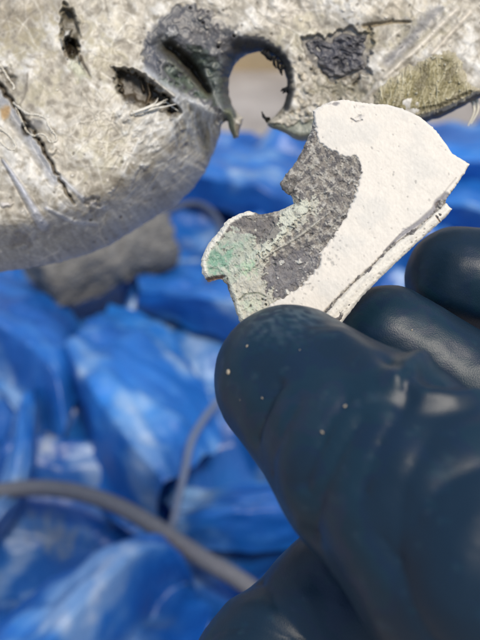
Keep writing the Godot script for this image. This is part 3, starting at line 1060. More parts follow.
func make_shell_parts(t: Node3D, g: Patch) -> void:
	# black patch of tar
	var p := Patch.new(296, 24, 378, 86, 0.6, n_mid)
	p.measure(ragged(V([303, 42, 312, 37, 320, 36, 330, 40, 342, 32, 356, 35, 368, 33, 368, 46, 364, 56, 368, 70, 356, 73, 346, 77, 330, 78, 322, 72, 316, 62, 308, 54]), 1.0))
	for j in p.ny:
		for i in p.nx:
			var px := p.x0 + i * p.step
			var py := p.y0 + j * p.step
			var id := j * p.nx + i
			var r := 1.0 - absf(n_mid.get_noise_2d(px * 0.5 + py * 0.4, py * 0.9 - px * 0.4)) * 2.2
			var f := n_fine.get_noise_2d(px * 1.6, py * 1.6)
			p.col[id] = rgb(80, 78, 82).lerp(rgb(48, 46, 49), smooth(-0.3, 0.4, n_mid.get_noise_2d(px * 0.6, py * 1.1)) ).lerp(rgb(140, 136, 132), 0.6 * smooth(0.12, 0.42, n_mid.get_noise_2d(px * 2.0 + 70.0, py * 2.0)))
			p.col[id] = p.col[id].lerp(rgb(118, 114, 110), 0.75 * smooth(9.0, 1.0, p.d_at(px, py) + 7.0 * n_mid.get_noise_2d(px, py)))
			p.h[id] = 0.6 * r + 0.08 * f + 0.8 * n_big.get_noise_2d(px * 2.0, py * 2.0)
	p.soften(1)
	var tar := surface_material(0.42, noise_tex(0.05, 4, 61, Color.BLACK, Color.WHITE), 0.02, 0.01)
	put("tar_patch", patch_mesh(p, func(x, y): return shell_depth(x, y) + 0.0004, func(_x, _y, d): return 1.2 * pow(1.0 - minf(1.0, d / 5.0), 2.0), 4.0, rgb(40, 38, 38)), tar, t)
	# olive resin, slightly glossy
	var o := Patch.new(360, 36, 492, 128, 0.6, n_mid)
	o.measure(ragged(V([372, 88, 384, 78, 400, 68, 420, 56, 432, 50, 446, 46, 458, 50, 464, 62, 468, 76, 480, 88, 486, 92, 462, 103, 440, 113, 424, 119, 400, 122, 380, 118, 372, 104]), 2.2))
	for j in o.ny:
		for i in o.nx:
			var px := o.x0 + i * o.step
			var py := o.y0 + j * o.step
			var id := j * o.nx + i
			var s := n_mid.get_noise_2d((px + py * 0.35) * 2.2, (py - px * 0.3) * 0.35)
			o.col[id] = rgb(130, 120, 82).lerp(rgb(98, 89, 58), smooth(-0.2, 0.4, n_big.get_noise_2d(px * 2.0, py * 2.0))).lerp(rgb(182, 172, 142), 0.6 * smooth(0.1, 0.5, s)).lerp(rgb(172, 162, 140), 0.8 * smooth(13.0, 2.0, o.d_at(px, py) + 5.0 * s))
			o.h[id] = 0.5 * n_big.get_noise_2d(px * 1.5, py * 1.5) + 0.16 * s + 0.05 * n_fine.get_noise_2d(px, py)
	for k in 110:
		var a := rng.randf_range(-1.9, -0.9)
		var b := Vector2(rng.randf_range(376, 470), rng.randf_range(60, 120))
		var dir := Vector2(cos(a), sin(a)) * rng.randf_range(6, 24)
		o.stroke([b, b + dir * 0.5 + dir.orthogonal() * rng.randf_range(-0.1, 0.1), b + dir], rng.randf_range(0.6, 1.1), 0.5, rgb(214, 206, 176), rng.randf_range(0.3, 0.7), 0.15)
	for k in 40:
		o.blob(rng.randf_range(374, 474), rng.randf_range(56, 116), rng.randf_range(0.8, 1.8), rng.randf_range(0.8, 1.4), 0, rgb(228, 224, 206), 0.7, 0.3, 0.2, 0.4)
	o.stroke(V([376, 108, 410, 112, 440, 106, 470, 92]), 4.0, 3.0, rgb(78, 70, 44), 0.6, -0.3, 0.1)
	var resin := surface_material(0.38, noise_tex(0.03, 4, 62, Color.BLACK, Color.WHITE), 0.04, 0.012)
	put("resin_patch", patch_mesh(o, func(x, y): return shell_depth(x, y) - 0.0006, func(x, y, d): return shell_edge(x, y, maxf(0.0, g.d_at(x, y))) + 1.3 * pow(1.0 - minf(1.0, d / 9.0), 2.0), 3.0, rgb(80, 74, 48)), resin, t)
	# cream beads of hardened resin
	var bead := surface_material(0.5, noise_tex(0.05, 3, 63, Color.BLACK, Color.WHITE), 0.03, 0.01)
	var rings := [
		V([14, 103, 20, 108, 28, 114, 38, 115, 46, 119, 50, 128, 56, 136, 56, 141, 50, 142, 46, 136, 40, 134, 34, 136, 27, 131, 22, 121, 14, 103]),
		V([-8, 124, 2, 130, 10, 136, 16, 146, 13, 150, 6, 147, -2, 140, -12, 134]),
		V([-6, 60, 2, 68, 8, 78, 14, 86, 13, 90]),
	]
	for r in rings:
		var path := []
		for q in catmull(r, 5):
			path.append(surface_point(g, q.x, q.y, 0.02))
		put("resin_bead", tube(path, 0.00024, 0.00018, rgb(200, 193, 177), 8, 1.1), bead, t)
	# torn strands standing out of the middle pit
	var glass := surface_material(0.5, null, 0.0, 0.01)
	var strands := [
		[131, 114, 148, 108, 166, 102], [133, 112, 150, 107, 168, 99], [135, 115, 156, 108, 170, 106], [148, 109, 160, 104, 164, 100],
		[166, 102, 174, 108, 178, 111], [140, 110, 154, 104, 158, 98], [144, 112, 160, 108, 176, 104],
	]
	for s in strands:
		var path := []
		for k in 3:
			path.append(surface_point(g, s[k * 2], s[k * 2 + 1], 0.6 + [0.2, 1.2, 1.6][k]) if k else surface_point(g, s[0], s[1], 0.3))
		put("torn_strand", tube(catmull(path, 5), 0.00019, 0.00006, rgb(212, 206, 192), 6, 0.8), glass, t)
	# black bristles round the hole, and loose fibres along the lower edge
	var bristles := [
		[263, 51, 267, 57, 271, 61], [266, 52, 271, 58, 274, 60], [274, 57, 274, 63, 276, 68], [279, 61, 278, 66, 280, 71], [283, 66, 281, 71, 282, 75],
		[289, 88, 284, 89, 281, 91], [289, 91, 285, 91, 283, 93], [268, 120, 264, 117, 262, 112],
	]
	for s in bristles:
		var path := []
		for k in 3:
			path.append(at(s[k * 2], s[k * 2 + 1], 0.1495 + 0.0008 * k))
		put("black_bristle", tube(catmull(path, 4), 0.00050, 0.00014, rgb(36, 34, 32), 6, 0.6), glass, t)
	var loose := [
		[472, 100, 474, 112, 468, 126], [476, 99, 478, 110, 471, 124],
	]
	for s in loose:
		var path := []
		for k in 3:
			path.append(at(s[k * 2], s[k * 2 + 1], 0.149 + (0.010 if s[0] < 225 else 0.0)))
		put("loose_strand", tube(catmull(path, 5), 0.0004 if s[0] > 460 else 0.00022, 0.0001, rgb(206, 200, 182), 6, 0.3), glass, t)


# ---------------------------------------------------------------- the chip
func chip_depth(px: float, py: float) -> float:
	return 0.118 - 0.00003 * (px - 335.0) - 0.00002 * (py - 210.0)


func make_chip() -> void:
	var outline := V([313, 111, 330, 102, 344, 100, 355, 102, 367, 104, 386, 105, 402, 109, 421, 118, 436, 131, 447, 146, 452, 154, 469, 164, 464, 174, 455, 187, 446, 199, 445, 204, 451, 209, 447, 215, 436, 225, 417, 242, 399, 259, 380, 277, 361, 297, 346, 316, 330, 345, 300, 352, 256, 346, 240, 322, 233, 302, 227, 285, 221, 279, 208, 282, 202, 274, 201, 259, 208, 244, 221, 229, 227, 220, 239, 214, 249, 211, 261, 215, 274, 212, 283, 209, 294, 204, 292, 197, 282, 190, 280, 184, 286, 174, 296, 162, 304, 146, 311, 131, 314, 118])
	var t := base("painted_chip", at(335, 230, 0.118))
	tag(t, "broken white painted chip with bare grey and green patches, pinched between gloved thumb and fingers", "chip")
	var grain := noise_tex(0.04, 4, 71, Color(0.88, 0.88, 0.88), Color(1, 1, 1))
	var fine := noise_tex(0.05, 4, 72, Color.BLACK, Color.WHITE)
	# white coating
	var w := Patch.new(252, 92, 476, 358, 0.6, n_mid)
	var rim := PackedVector2Array()
	for p in ragged(V([313, 110, 330, 101.5, 344, 99.5, 355, 101.5, 367, 103.5, 386, 104.5, 402, 108.5, 421, 117.5, 436, 130.5, 447, 145.5, 452, 153.5, 469.5, 164, 464, 174, 455, 187, 446, 199, 441, 202, 434, 213, 417, 228, 395, 243, 380, 257, 368, 269, 352, 283, 338, 297, 324, 312, 312, 330, 290, 340, 264, 326, 266, 308, 280, 299, 287, 295, 296, 289, 305, 281, 314, 271, 321, 262, 319, 254, 324, 247, 330, 240, 336, 231, 344, 218, 352, 202, 357, 187, 361, 171, 360, 162, 355, 157, 344, 157, 330, 151, 319, 143, 315, 132, 314, 118]), 0.0, 1.5):
		var torn := 0.8
		if Geometry2D.is_point_in_polygon(p, PackedVector2Array(V([240, 320, 300, 130, 312, 120, 345, 140, 372, 162, 340, 260, 300, 310]))): torn = 2.3
		rim.append(p + torn * Vector2(n_mid.get_noise_2d(p.x * 3.0, p.y * 3.0) + 0.8 * n_fine.get_noise_2d(p.x * 2.4, p.y * 2.4), n_mid.get_noise_2d(p.x * 3.0 + 500.0, p.y * 3.0) + 0.8 * n_fine.get_noise_2d(p.x * 2.4 + 70.0, p.y * 2.4)))
	w.measure(rim)
	# core
	var g := Patch.new(194, 92, 476, 358, 0.6, n_mid)
	g.measure(ragged(outline, 1.0, 2.0, 1.4))
	for j in g.ny:
		for i in g.nx:
			var px := g.x0 + i * g.step
			var py := g.y0 + j * g.step
			var id := j * g.nx + i
			var a := n_big.get_noise_2d(px * 1.5, py * 1.5)
			var b := n_mid.get_noise_2d(px * 1.4, py * 1.4)
			var f := n_fine.get_noise_2d(px * 1.7, py * 1.7)
			var q := rgb(140, 133, 124).lerp(rgb(88, 84, 82), smooth(-0.2, 0.35, b)).lerp(rgb(188, 182, 168), 0.75 * smooth(0.0, 0.5, 0.45 * f + 1.1 * n_mid.get_noise_2d((px + py) * 0.55, (py - px) * 1.3)))
			q += Vector3.ONE * (0.035 * f + 0.09 * b)
			g.col[id] = q
			g.h[id] = 0.30 * a + 0.30 * b + 0.08 * f
	var cream := rgb(206, 203, 184)
	# pale broken band from the step down to the left, cream at the foot
	g.area(V([290, 196, 304, 200, 316, 196, 322, 206, 306, 220, 290, 234, 274, 250, 262, 268, 266, 284, 276, 300, 266, 320, 240, 330, 228, 300, 234, 282, 246, 262, 256, 246, 266, 232, 280, 212]), cream, 0.75, 0.12, 5.0, 1.6)
	g.area(V([286, 208, 302, 200, 312, 206, 292, 226, 268, 250, 256, 262, 262, 244, 276, 224]), rgb(204, 205, 186), 0.75, 0.3, 4.0, 2.0)
	g.stroke(V([318, 222, 296, 238, 272, 252, 254, 266]), 3.0, 2.0, rgb(196, 190, 172), 0.7, 0.35, 0.1)
	g.blob(312, 168, 7, 5, 50, rgb(176, 172, 158), 0.8, 0.2, 0.1, 0.6, 2.0)
	for k in 40:
		g.blob(rng.randf_range(296, 352), rng.randf_range(160, 240), rng.randf_range(2, 7), rng.randf_range(1, 3), rng.randf_range(-60, 10), rgb(172, 166, 152), 0.55, 0.1, 0.1, 0.6, 2.0)
	for k in 70:
		var dark := k % 5 < 3
		g.blob(rng.randf_range(284, 356), rng.randf_range(130, 270), rng.randf_range(1.0, 5.0), rng.randf_range(0.8, 2.4), rng.randf_range(-70, 0), rgb(66, 62, 60) if dark else rgb(202, 197, 184), 0.6, -0.15 if dark else 0.1, 0.0, 0.9, 2.0)
	for k in 14:
		var q := Vector2(rng.randf_range(296, 346), rng.randf_range(150, 236))
		g.stroke([q, q + Vector2(rng.randf_range(-16, -4), rng.randf_range(4, 14))], rng.randf_range(1.0, 3.0), 0.6, rgb(196, 190, 176), 0.55, 0.12, 0.0)
	# slate islands
	g.area(V([270, 262, 284, 256, 300, 250, 318, 250, 322, 262, 312, 274, 296, 288, 278, 298, 268, 290, 266, 274]), rgb(116, 113, 115), 0.6, -0.1, 6.0, 1.6)
	g.area(V([226, 222, 240, 216, 258, 220, 276, 216, 282, 226, 274, 240, 260, 244, 254, 228, 238, 228, 226, 234]), rgb(112, 107, 104), 0.75, -0.12, 3.0, 1.8)
	for p in [[282, 263, 4.0], [299, 262, 4.5], [288, 292, 3.5], [276, 290, 2.0], [266, 300, 2.6], [305, 272, 2.0], [294, 244, 3.0], [278, 278, 1.6]]:
		g.blob(p[0], p[1], p[2], p[2] * 0.8, 20, rgb(222, 218, 204), 0.9, 0.25, 0.4, 0.5, 2.4)
	# verdigris
	g.area(V([204, 262, 212, 244, 224, 232, 238, 230, 252, 234, 258, 250, 252, 266, 240, 276, 230, 282, 218, 278, 208, 280]), rgb(190, 198, 178), 0.7, 0.05, 7.0, 1.6)
	g.blob(218, 260, 22, 18, -20, rgb(120, 162, 136), 0.8, 0.0, 0.1, 0.6, 1.6)
	g.blob(228, 268, 16, 8, -30, rgb(204, 204, 188), 0.6, 0.1, 0.0, 0.9, 2.0)
	g.blob(236, 238, 12, 6, -30, rgb(150, 150, 142), 0.5, 0.0, 0.0, 0.9, 2.0)
	g.blob(236, 246, 14, 7, -30, rgb(144, 174, 150), 0.5, 0.0, 0.1, 0.6, 1.6)
	g.blob(248, 268, 10, 12, 0, rgb(152, 188, 150), 0.55, 0.0, 0.1, 0.6, 1.6)
	g.blob(250, 305, 16, 12, 0, rgb(190, 202, 176), 0.6, 0.05, 0.1, 0.5, 1.6)
	for k in 90:
		g.blob(rng.randf_range(206, 280), rng.randf_range(220, 312), rng.randf_range(0.8, 2.2), rng.randf_range(0.7, 1.6), rng.randf_range(0, 180), [rgb(96, 94, 88), rgb(226, 224, 204), rgb(74, 78, 72)][k % 3], 0.75, [-0.15, 0.2, -0.2][k % 3], 0.2, 0.5, 2.0)
	g.stroke(V([239, 300, 246, 294, 258, 293, 266, 297]), 1.2, 1.0, rgb(110, 116, 100), 0.7, -0.2)
	g.stroke(V([232, 286, 237, 302, 243, 322]), 4.0, 4.0, rgb(214, 212, 192), 0.7, 0.1, 0.2)
	for k in 150:   # flecks of coating left on the core
		var q: Vector2 = [Vector2(312, 274), Vector2(322, 256), Vector2(340, 226), Vector2(356, 190), Vector2(340, 158), Vector2(318, 140)][k % 6] + Vector2(rng.randf_range(-14, 3), rng.randf_range(-10, 12))
		g.blob(q.x, q.y, rng.randf_range(0.7, 2.6), rng.randf_range(0.6, 1.6), rng.randf_range(0, 180), rgb(214, 208, 194), 0.6, 0.12, 0.1, 0.7, 2.2)
	# chalky broken rim at the left, dark notch below it
	g.stroke(V([203, 276, 202, 260, 209, 246, 222, 231, 228, 221, 241, 214, 252, 212]), 6.5, 4.5, rgb(232, 226, 210), 0.95, 0.3, 0.35)
	g.stroke(V([207, 281, 214, 279, 222, 277]), 3.6, 3.0, rgb(110, 88, 78), 0.9, -0.3, 0.3)
	g.stroke(V([284, 184, 296, 178, 292, 192, 298, 204]), 3.0, 3.0, rgb(88, 84, 78), 0.6, -0.2, 0.1)
	for j in g.ny:
		for i in g.nx:
			var k := smooth(0.5, 4.0, w.d_at(g.x0 + i * g.step, g.y0 + j * g.step))
			g.h[j * g.nx + i] = lerpf(g.h[j * g.nx + i], -0.4, k)
	var core := surface_material(0.85, fine, 0.016, 0.009, grain)
	put("bare_core", patch_mesh(g, chip_depth, func(_x, _y, d): return 0.8 * pow(1.0 - minf(1.0, d / 5.0), 2.0), 2.4, rgb(150, 144, 132)), core, t)
	for j in w.ny:
		for i in w.nx:
			var px := w.x0 + i * w.step
			var py := w.y0 + j * w.step
			var id := j * w.nx + i
			var b := n_mid.get_noise_2d(px, py)
			var s := n_mid.get_noise_2d((px + py) * 0.5, (px - py) * 2.4)
			var f := n_fine.get_noise_2d(px * 1.3, py * 1.3)
			w.col[id] = rgb(221, 212, 197).lerp(rgb(213, 206, 193), smooth(-0.1, 0.4, n_big.get_noise_2d(px, py))) + Vector3.ONE * (0.012 * f + 0.008 * s)
			w.h[id] = 0.10 * n_big.get_noise_2d(px, py) + 0.03 * b + 0.004 * f + 0.012 * s
	for k in 120:   # pin pricks and grains of dirt
		var sz := rng.randf_range(0.7, 1.3)
		w.blob(rng.randf_range(300, 466), rng.randf_range(102, 310), sz * rng.randf_range(1, 2), sz, rng.randf_range(0, 180), rgb(150, 144, 136), rng.randf_range(0.2, 0.65), -0.04, 0.2, 0.5, 2.0)
	w.blob(359, 117, 7, 3, -35, rgb(188, 184, 180), 0.7, -0.35, 0.2, 0.4)
	w.stroke(V([351, 119, 356, 122, 362, 120]), 1.4, 1.0, rgb(168, 164, 160), 0.6, -0.25)
	w.blob(334, 104, 6, 2.5, 0, rgb(110, 106, 106), 0.7, -0.2, 0.2, 0.6)
	w.blob(364, 107, 8, 3, 0, rgb(180, 176, 172), 0.5, -0.1, 0.2, 0.6)
	w.stroke(V([441, 199, 446, 190, 456, 178]), 1.2, 0.8, rgb(150, 146, 142), 0.4, -0.1)
	# the coating is worn through to slate along its lower right break
	w.stroke(V([446, 196, 438, 202, 434, 210, 420, 222, 400, 236, 384, 252]), 5.5, 1.6, rgb(128, 124, 126), 0.85, -0.22, 0.2)
	w.blob(438, 204, 7, 4, -50, rgb(104, 92, 86), 0.8, -0.2, 0.2, 0.6, 2.0)
	w.blob(404, 232, 6, 3, -40, rgb(160, 156, 156), 0.6, -0.1, 0.1, 0.6, 2.0)
	for k in 46:   # ragged thin spots along the bare core
		var q: Vector2 = [Vector2(300, 285), Vector2(322, 258), Vector2(334, 236), Vector2(284, 298)][k % 4] + Vector2(rng.randf_range(-3, 14), rng.randf_range(-6, 14))
		w.blob(q.x, q.y, rng.randf_range(1, 2.6), rng.randf_range(0.8, 2), rng.randf_range(0, 180), rgb(168, 163, 154), 0.5, -0.06, 0.0, 0.8, 2.2)
	var paint := surface_material(0.62, fine, 0.003, 0.012, noise_tex(0.03, 4, 73, Color(0.93, 0.93, 0.93), Color(1, 1, 1)))
	put("white_coating", patch_mesh(w, func(x, y): return chip_depth(x, y) - 0.00028, func(_x, _y, d): return 0.35 * pow(1.0 - minf(1.0, d / 2.0), 2.0), 0.9, rgb(206, 202, 194)), paint, t)
	# the layer below, showing its pale broken side along the lower right
	var u := Patch.new(300, 190, 460, 358, 0.6, n_mid)
	u.measure(ragged(V([446, 203, 452, 209, 447, 216, 436, 226, 417, 243, 399, 260, 380, 278, 361, 298, 346, 317, 330, 340, 316, 340, 324, 315, 338, 299, 352, 285, 368, 270, 380, 258, 395, 244, 417, 229, 434, 214]), 0.7, 2.0, 1.4))
	for j in u.ny:
		for i in u.nx:
			var px := u.x0 + i * u.step
			var py := u.y0 + j * u.step
			var id := j * u.nx + i
			var f := n_fine.get_noise_2d(px * 1.4, py * 1.4)
			var s := n_mid.get_noise_2d((px - py) * 0.5, (px + py) * 2.0)
			u.col[id] = rgb(222, 214, 198).lerp(rgb(204, 197, 183), smooth(0.0, 0.5, s)) + Vector3.ONE * 0.03 * f
			u.h[id] = 0.08 * s + 0.025 * f
	u.stroke(V([452, 212, 436, 228, 416, 246, 396, 264]), 1.6, 1.4, rgb(120, 116, 112), 0.7, -0.2, 0.2)
	u.stroke(V([436, 216, 440, 222]), 1.2, 1.0, rgb(120, 92, 74), 0.8, -0.2, 0.2)
	for k in 30:
		var f := rng.randf()
		u.blob(lerpf(440, 340, f) + rng.randf_range(-4, 4), lerpf(220, 312, f) + rng.randf_range(-4, 4), rng.randf_range(0.8, 2), 0.8, -42, rgb(140, 134, 126), 0.6, -0.12, 0.2, 0.5, 2.0)
	put("under_layer", patch_mesh(u, func(x, y): return chip_depth(x, y) - 0.00032 + 0.00004 * maxf(0.0, ((x - 440.0) * 0.70 + (y - 210.0) * 0.71)), func(_x, _y, d): return 0.4 * pow(1.0 - minf(1.0, d / 3.0), 2.0), 1.6, rgb(190, 184, 172)), paint, t)


# ---------------------------------------------------------------- the gloved hand: one continuous skin round joints
var fingers := []     # every finger: array of [Vector3, radius]
var palm := []


func smin(a: float, b: float, k: float) -> float:
	var hh := maxf(k - absf(a - b), 0.0) / k
	return minf(a, b) - hh * hh * k * 0.25


var bone_a := PackedVector3Array()
var bone_d := PackedVector3Array()
var bone_r := PackedVector2Array()
var bone_of := PackedInt32Array()      # the finger a bone belongs to; the palm comes first and is 0
var all_bones := PackedInt32Array()


func lay_bones() -> void:
	var k := 0
	for c in [palm] + fingers:
		for i in c.size() - 1:
			bone_a.append(c[i][0])
			bone_d.append(c[i + 1][0] - c[i][0])
			bone_r.append(Vector2(c[i][1], c[i + 1][1]))
			bone_of.append(k)
			all_bones.append(all_bones.size())
		k += 1


func bone(i: int, p: Vector3) -> float:
	var q := p - bone_a[i]
	var ab := bone_d[i]
	var u := clampf(q.dot(ab) / ab.length_squared(), 0.0, 1.0)
	var r := bone_r[i]
	return (q - ab * u).length() - r.x - (r.y - r.x) * u


func field_of(p: Vector3, list: PackedInt32Array) -> float:
	var body := 1e9
	var d := 1e9
	var one := 1e9
	var now := 0
	for i in list:
		var f := bone_of[i]
		if f != now:
			if now > 0: d = minf(d, smin(one, body, 0.008))
			one = 1e9
			now = f
		var e := bone(i, p)
		if f == 0:
			body = smin(body, e, 0.012)
		else:
			one = smin(one, e, 0.003)
	if now > 0: d = minf(d, smin(one, body, 0.008))
	return minf(d, body)


func hand_field(p: Vector3) -> float:
	return field_of(p, all_bones)


func hand_gradient(p: Vector3) -> Vector3:
	var e := 0.0002
	return Vector3(hand_field(p + Vector3(e, 0, 0)) - hand_field(p - Vector3(e, 0, 0)), hand_field(p + Vector3(0, e, 0)) - hand_field(p - Vector3(0, e, 0)), hand_field(p + Vector3(0, 0, e)) - hand_field(p - Vector3(0, 0, e))).normalized()


func on_hand(px: float, py: float) -> Vector3:
	var d := 0.06
	for k in 60:
		var f := hand_field(at(px, py, d))
		if f < 0.00003: break
		d += f * 0.9
	return at(px, py, d)


func make_hand() -> void:
	var spec := [
		[[290, 380, 0.1075, 10.6], [385, 464, 0.0975, 13.4], [480, 548, 0.0905, 15.6], [640, 668, 0.094, 17.0]],          # thumb
		[[457, 278, 0.137, 9.2], [560, 294, 0.134, 10.2], [650, 325, 0.131, 10.8], [760, 420, 0.128, 11.0]],              # forefinger
		[[388, 339, 0.1262, 8.9], [490, 406, 0.1235, 9.6], [600, 430, 0.122, 10.6], [745, 480, 0.126, 11.0]],            # middle finger
		[[345, 436, 0.1300, 8.8], [470, 482, 0.1275, 9.8], [590, 505, 0.1240, 10.4], [730, 540, 0.124, 11.0]],           # ring finger
		[[262, 674, 0.1120, 10.4], [347, 602, 0.1150, 10.8], [450, 556, 0.1200, 10.8], [590, 570, 0.1220, 10.8], [715, 600, 0.122, 11.0]],   # little finger
	]
	for s in spec:
		var f := []
		for q in s:
			f.append([at(q[0], q[1], q[2]), q[3] * 0.001])
		fingers.append(f)
	for q in [[760, 420, 0.128, 12.0], [745, 510, 0.125, 14.0], [740, 620, 0.120, 15.0], [900, 700, 0.122, 21.0], [1080, 800, 0.130, 24.0], [1250, 890, 0.142, 27.0]]:
		palm.append([at(q[0], q[1], q[2]), q[3] * 0.001])
	lay_bones()
	# surface nets: coarse cells first, fine cells where the skin passes
	var lo := Vector3.ONE * 1e9
	var hi := -lo
	for c in fingers + [palm]:
		for q in c:
			lo = lo.min(q[0] - Vector3.ONE * (q[1] + 0.004))
			hi = hi.max(q[0] + Vector3.ONE * (q[1] + 0.004))
	var fine := 0.0010
	var blk := 5
	var coarse := fine * blk
	var nb := Vector3i(((hi - lo) / coarse).ceil())
	var values := {}
	var verts := {}
	var v := PackedVector3Array()
	var idx := PackedInt32Array()
	var stride_y := nb.x * blk + 2
	var stride_z := stride_y * (nb.y * blk + 2)
	var todo := PackedInt32Array()
	for bz in nb.z:
		for by in nb.y:
			for bx in nb.x:
				var mid := lo + (Vector3(bx, by, bz) + Vector3.ONE * 0.5) * coarse
				if absf(hand_field(mid)) > coarse * 0.95:
					continue
				var list := PackedInt32Array()
				for i in all_bones:
					if bone(i, mid) < coarse * 0.9 + 0.012: list.append(i)
				for z in blk + 1:
					for y in blk + 1:
						for x in blk + 1:
							var id := bx * blk + x + (by * blk + y) * stride_y + (bz * blk + z) * stride_z
							if not values.has(id):
								values[id] = field_of(lo + Vector3(bx * blk + x, by * blk + y, bz * blk + z) * fine, list)
				for z in blk:
					for y in blk:
						for x in blk:
							todo.append(bx * blk + x + (by * blk + y) * stride_y + (bz * blk + z) * stride_z)
	var off := PackedInt32Array([0, 1, stride_y, stride_y + 1, stride_z, stride_z + 1, stride_z + stride_y, stride_z + stride_y + 1])
	for id in todo:
		var s := 0
		for k in 8:
			s += 1 if values[id + off[k]] < 0.0 else 0
		if s == 0 or s == 8:
			continue
		var sum := Vector3.ZERO
		var cnt := 0
		for e in [[0, 1], [2, 3], [4, 5], [6, 7], [0, 2], [1, 3], [4, 6], [5, 7], [0, 4], [1, 5], [2, 6], [3, 7]]:
			var a: float = values[id + off[e[0]]]
			var b: float = values[id + off[e[1]]]
			if (a < 0.0) != (b < 0.0):
				var pa := Vector3(e[0] % 2, int(e[0] / 2) % 2, int(e[0] / 4))
				var pb := Vector3(e[1] % 2, int(e[1] / 2) % 2, int(e[1] / 4))
				sum += pa.lerp(pb, a / (a - b))
				cnt += 1
		var x: int = id % stride_y
		var y: int = int(id / stride_y) % (nb.y * blk + 2)
		var z: int = int(id / stride_z)
		verts[id] = v.size()
		v.append(lo + (Vector3(x, y, z) + sum / cnt) * fine)
	for id in verts:
		for ax in 3:
			var st: int = [1, stride_y, stride_z][ax]
			var u: int = [stride_y, stride_z, 1][ax]
			var w: int = [stride_z, 1, stride_y][ax]
			if not values.has(id + st): continue
			var a: float = values[id]
			var b: float = values[id + st]
			if (a < 0.0) == (b < 0.0): continue
			if not (verts.has(id - u) and verts.has(id - w) and verts.has(id - u - w)): continue
			var q := [verts[id], verts[id - u], verts[id - u - w], verts[id - w]]
			if a < 0.0:
				idx.append_array([q[0], q[1], q[2], q[0], q[2], q[3]])
			else:
				idx.append_array([q[0], q[2], q[1], q[0], q[3], q[2]])
	# the skin faces outwards: its winding is the one whose normals point up the field
	var gr0 := vertex_normals(v, idx)
	var score := 0.0
	for i in range(0, v.size(), 97):
		score += signf(gr0[i].dot(hand_gradient(v[i])))
	if score < 0.0:
		for k in range(0, idx.size(), 3):
			var sw := idx[k]
			idx[k] = idx[k + 1]
			idx[k + 1] = sw
		for i in gr0.size():
			gr0[i] = -gr0[i]
	# one refinement, bulged so that the skin stays round
	var mids := {}
	var idx2 := PackedInt32Array()
	for k in range(0, idx.size(), 3):
		var m := [0, 0, 0]
		for e in 3:
			var a := idx[k + e]
			var b := idx[k + (e + 1) % 3]
			var key := mini(a, b) * 1000003 + maxi(a, b)
			if not mids.has(key):
				mids[key] = v.size()
				var mp := (v[a] + v[b]) * 0.5
				var on_a := mp - gr0[a] * (mp - v[a]).dot(gr0[a])
				var on_b := mp - gr0[b] * (mp - v[b]).dot(gr0[b])
				v.append(mp.lerp((on_a + on_b) * 0.5, 0.7))
				gr0.append((gr0[a] + gr0[b]).normalized())
			m[e] = mids[key]
		idx2.append_array([idx[k], m[0], m[2], m[0], idx[k + 1], m[1], m[2], m[1], idx[k + 2], m[0], m[1], m[2]])
	# creases and slack folds of the glove: [points, half width mm, height mm]
	var folds := []
	for f in [
		[[342, 338, 366, 354, 388, 376], 2.6, 1.0], [[420, 362, 408, 372, 402, 384, 420, 396, 450, 402, 490, 404], 1.7, 1.5], [[388, 364, 398, 374, 406, 392], 2.0, -1.1], [[424, 378, 450, 388, 490, 394], 1.7, -0.45],
		[[278, 384, 264, 410, 254, 440], 1.8, -0.9], [[300, 400, 284, 434, 272, 474], 2.2, -0.5], [[346, 400, 322, 440, 304, 486], 1.6, -0.7], [[410, 400, 384, 440, 364, 490], 1.8, -0.6], [[296, 392, 284, 430, 280, 460], 3.0, 0.3], [[362, 420, 338, 454, 318, 504, 312, 540], 3.4, -1.1], [[330, 410, 306, 456, 292, 500], 3.4, 0.45],
		[[390, 430, 366, 470, 350, 530], 4.5, 0.7], [[430, 440, 404, 490, 394, 560], 4.0, -0.7], [[500, 424, 450, 446, 416, 470], 3.6, 0.8], [[500, 462, 450, 480, 414, 516], 2.4, -0.5], [[500, 520, 460, 540, 440, 600], 4.5, 0.4], [[380, 540, 400, 580, 430, 640], 4.0, -0.7],
		[[300, 320, 340, 336, 372, 350], 2.0, -0.15], [[430, 312, 452, 332, 490, 346], 2.0, 0.25], [[420, 290, 450, 300, 490, 318], 1.8, 0.3],
		[[230, 604, 262, 612, 300, 600], 2.4, 0.5], [[260, 580, 276, 604, 306, 640], 2.0, -0.6], [[214, 632, 250, 624, 290, 640], 1.8, -0.4],
	]:
		var line := []
		for k in range(0, f[0].size(), 2):
			line.append(on_hand(f[0][k], f[0][k + 1]))
		folds.append([line, f[1] * 0.001, f[2] * 0.001])
	var near := at(360, 440, 0.1)
	var powder := on_hand(292, 306)
	var nn := FastNoiseLite.new()
	nn.seed = 8
	nn.frequency = 90.0
	nn.fractal_octaves = 3
	for i in v.size():
		var p := v[i]
		var gr := gr0[i]
		var d := 0.00022 * nn.get_noise_3d(p.x, p.y, p.z)
		if p.distance_squared_to(near) < 0.0036:
			for f in folds:
				var w: float = f[1] * 2.0
				var best := 1e9
				for k in f[0].size() - 1:
					var a: Vector3 = f[0][k]
					var ab: Vector3 = f[0][k + 1] - a
					var u := clampf((p - a).dot(ab) / ab.length_squared(), 0.0, 1.0)
					best = minf(best, p.distance_to(a + ab * u))
				if best < w:
					var q: float = best / f[1]
					d += 1.15 * f[2] * (exp(-q * q) if f[2] > 0.0 else exp(-1.7 * q)) * smooth(2.0, 1.3, q)
		v[i] = p + gr * d
	# outward-facing normals from the displaced skin
	var raw := vertex_normals(v, idx2)
	var c := PackedColorArray()
	c.resize(v.size())
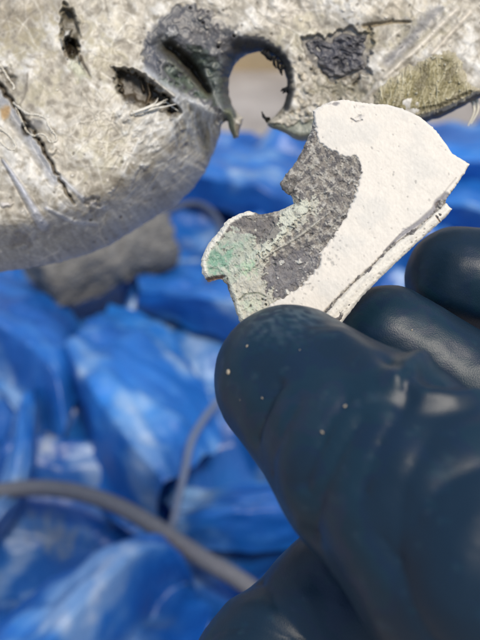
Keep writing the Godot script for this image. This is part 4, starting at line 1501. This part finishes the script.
	for i in v.size():
		var q := rgb(14, 36, 52).lerp(rgb(24, 43, 57), smooth(-0.3, 0.5, nn.get_noise_3d(v[i].x * 0.6, v[i].y * 0.6, v[i].z * 0.6)))
		q = q.lerp(rgb(112, 112, 108), 0.16 * smooth(0.3, 0.7, nn.get_noise_3d(v[i].x * 3.0 + 4.0, v[i].y * 3.0, v[i].z * 3.0)))
		var grip := smooth(0.011, 0.002, v[i].distance_to(powder)) * smooth(-0.25, 0.4, nn.get_noise_3d(v[i].x * 8.0, v[i].y * 8.0, v[i].z * 8.0))
		q = q.lerp(rgb(150, 148, 140), 0.35 * grip)
		c[i] = Color(q.x, q.y, q.z).srgb_to_linear()
	var mat := surface_material(0.40, noise_tex(0.06, 3, 81, Color.BLACK, Color.WHITE), 0.0025, 0.008, null, 0.38)
	var t := base("gloved_hand", at(480, 548, 0.0905))
	tag(t, "hand in a dark navy rubber glove pinching the white chip between thumb and fingers", "hand")
	put("glove", array_mesh(v, raw, c, idx2), mat, t)
	# dried specks on the glove
	var speck := surface_material(0.9, null, 0.0, 0.01)
	for s in [[228, 372, 3.2], [322, 432, 1.4], [247, 346, 1.2], [345, 406, 1.5], [262, 398, 0.9], [300, 350, 0.9], [374, 390, 1.0], [240, 400, 1.0], [446, 300, 1.0], [412, 330, 1.0]]:
		var p := on_hand(s[0], s[1])
		var gr := hand_gradient(p)
		var sm := SphereMesh.new()
		sm.radius = s[2] * 0.00013
		sm.height = sm.radius * 1.0
		sm.radial_segments = 10
		sm.rings = 5
		var st := SurfaceTool.new()
		st.append_from(sm, 0, Transform3D(Basis(Quaternion(Vector3.UP, gr)) * Basis(Vector3.UP, rng.randf_range(0, TAU)) * Basis.from_scale(Vector3(rng.randf_range(0.7, 1.6), rng.randf_range(0.5, 1.0), rng.randf_range(0.5, 1.0))), p))
		var o := put("dried_speck", st.commit(), null, t)
		var m := StandardMaterial3D.new()
		m.albedo_color = Color(0.62, 0.57, 0.49)
		m.roughness = 0.9
		o.material_override = m
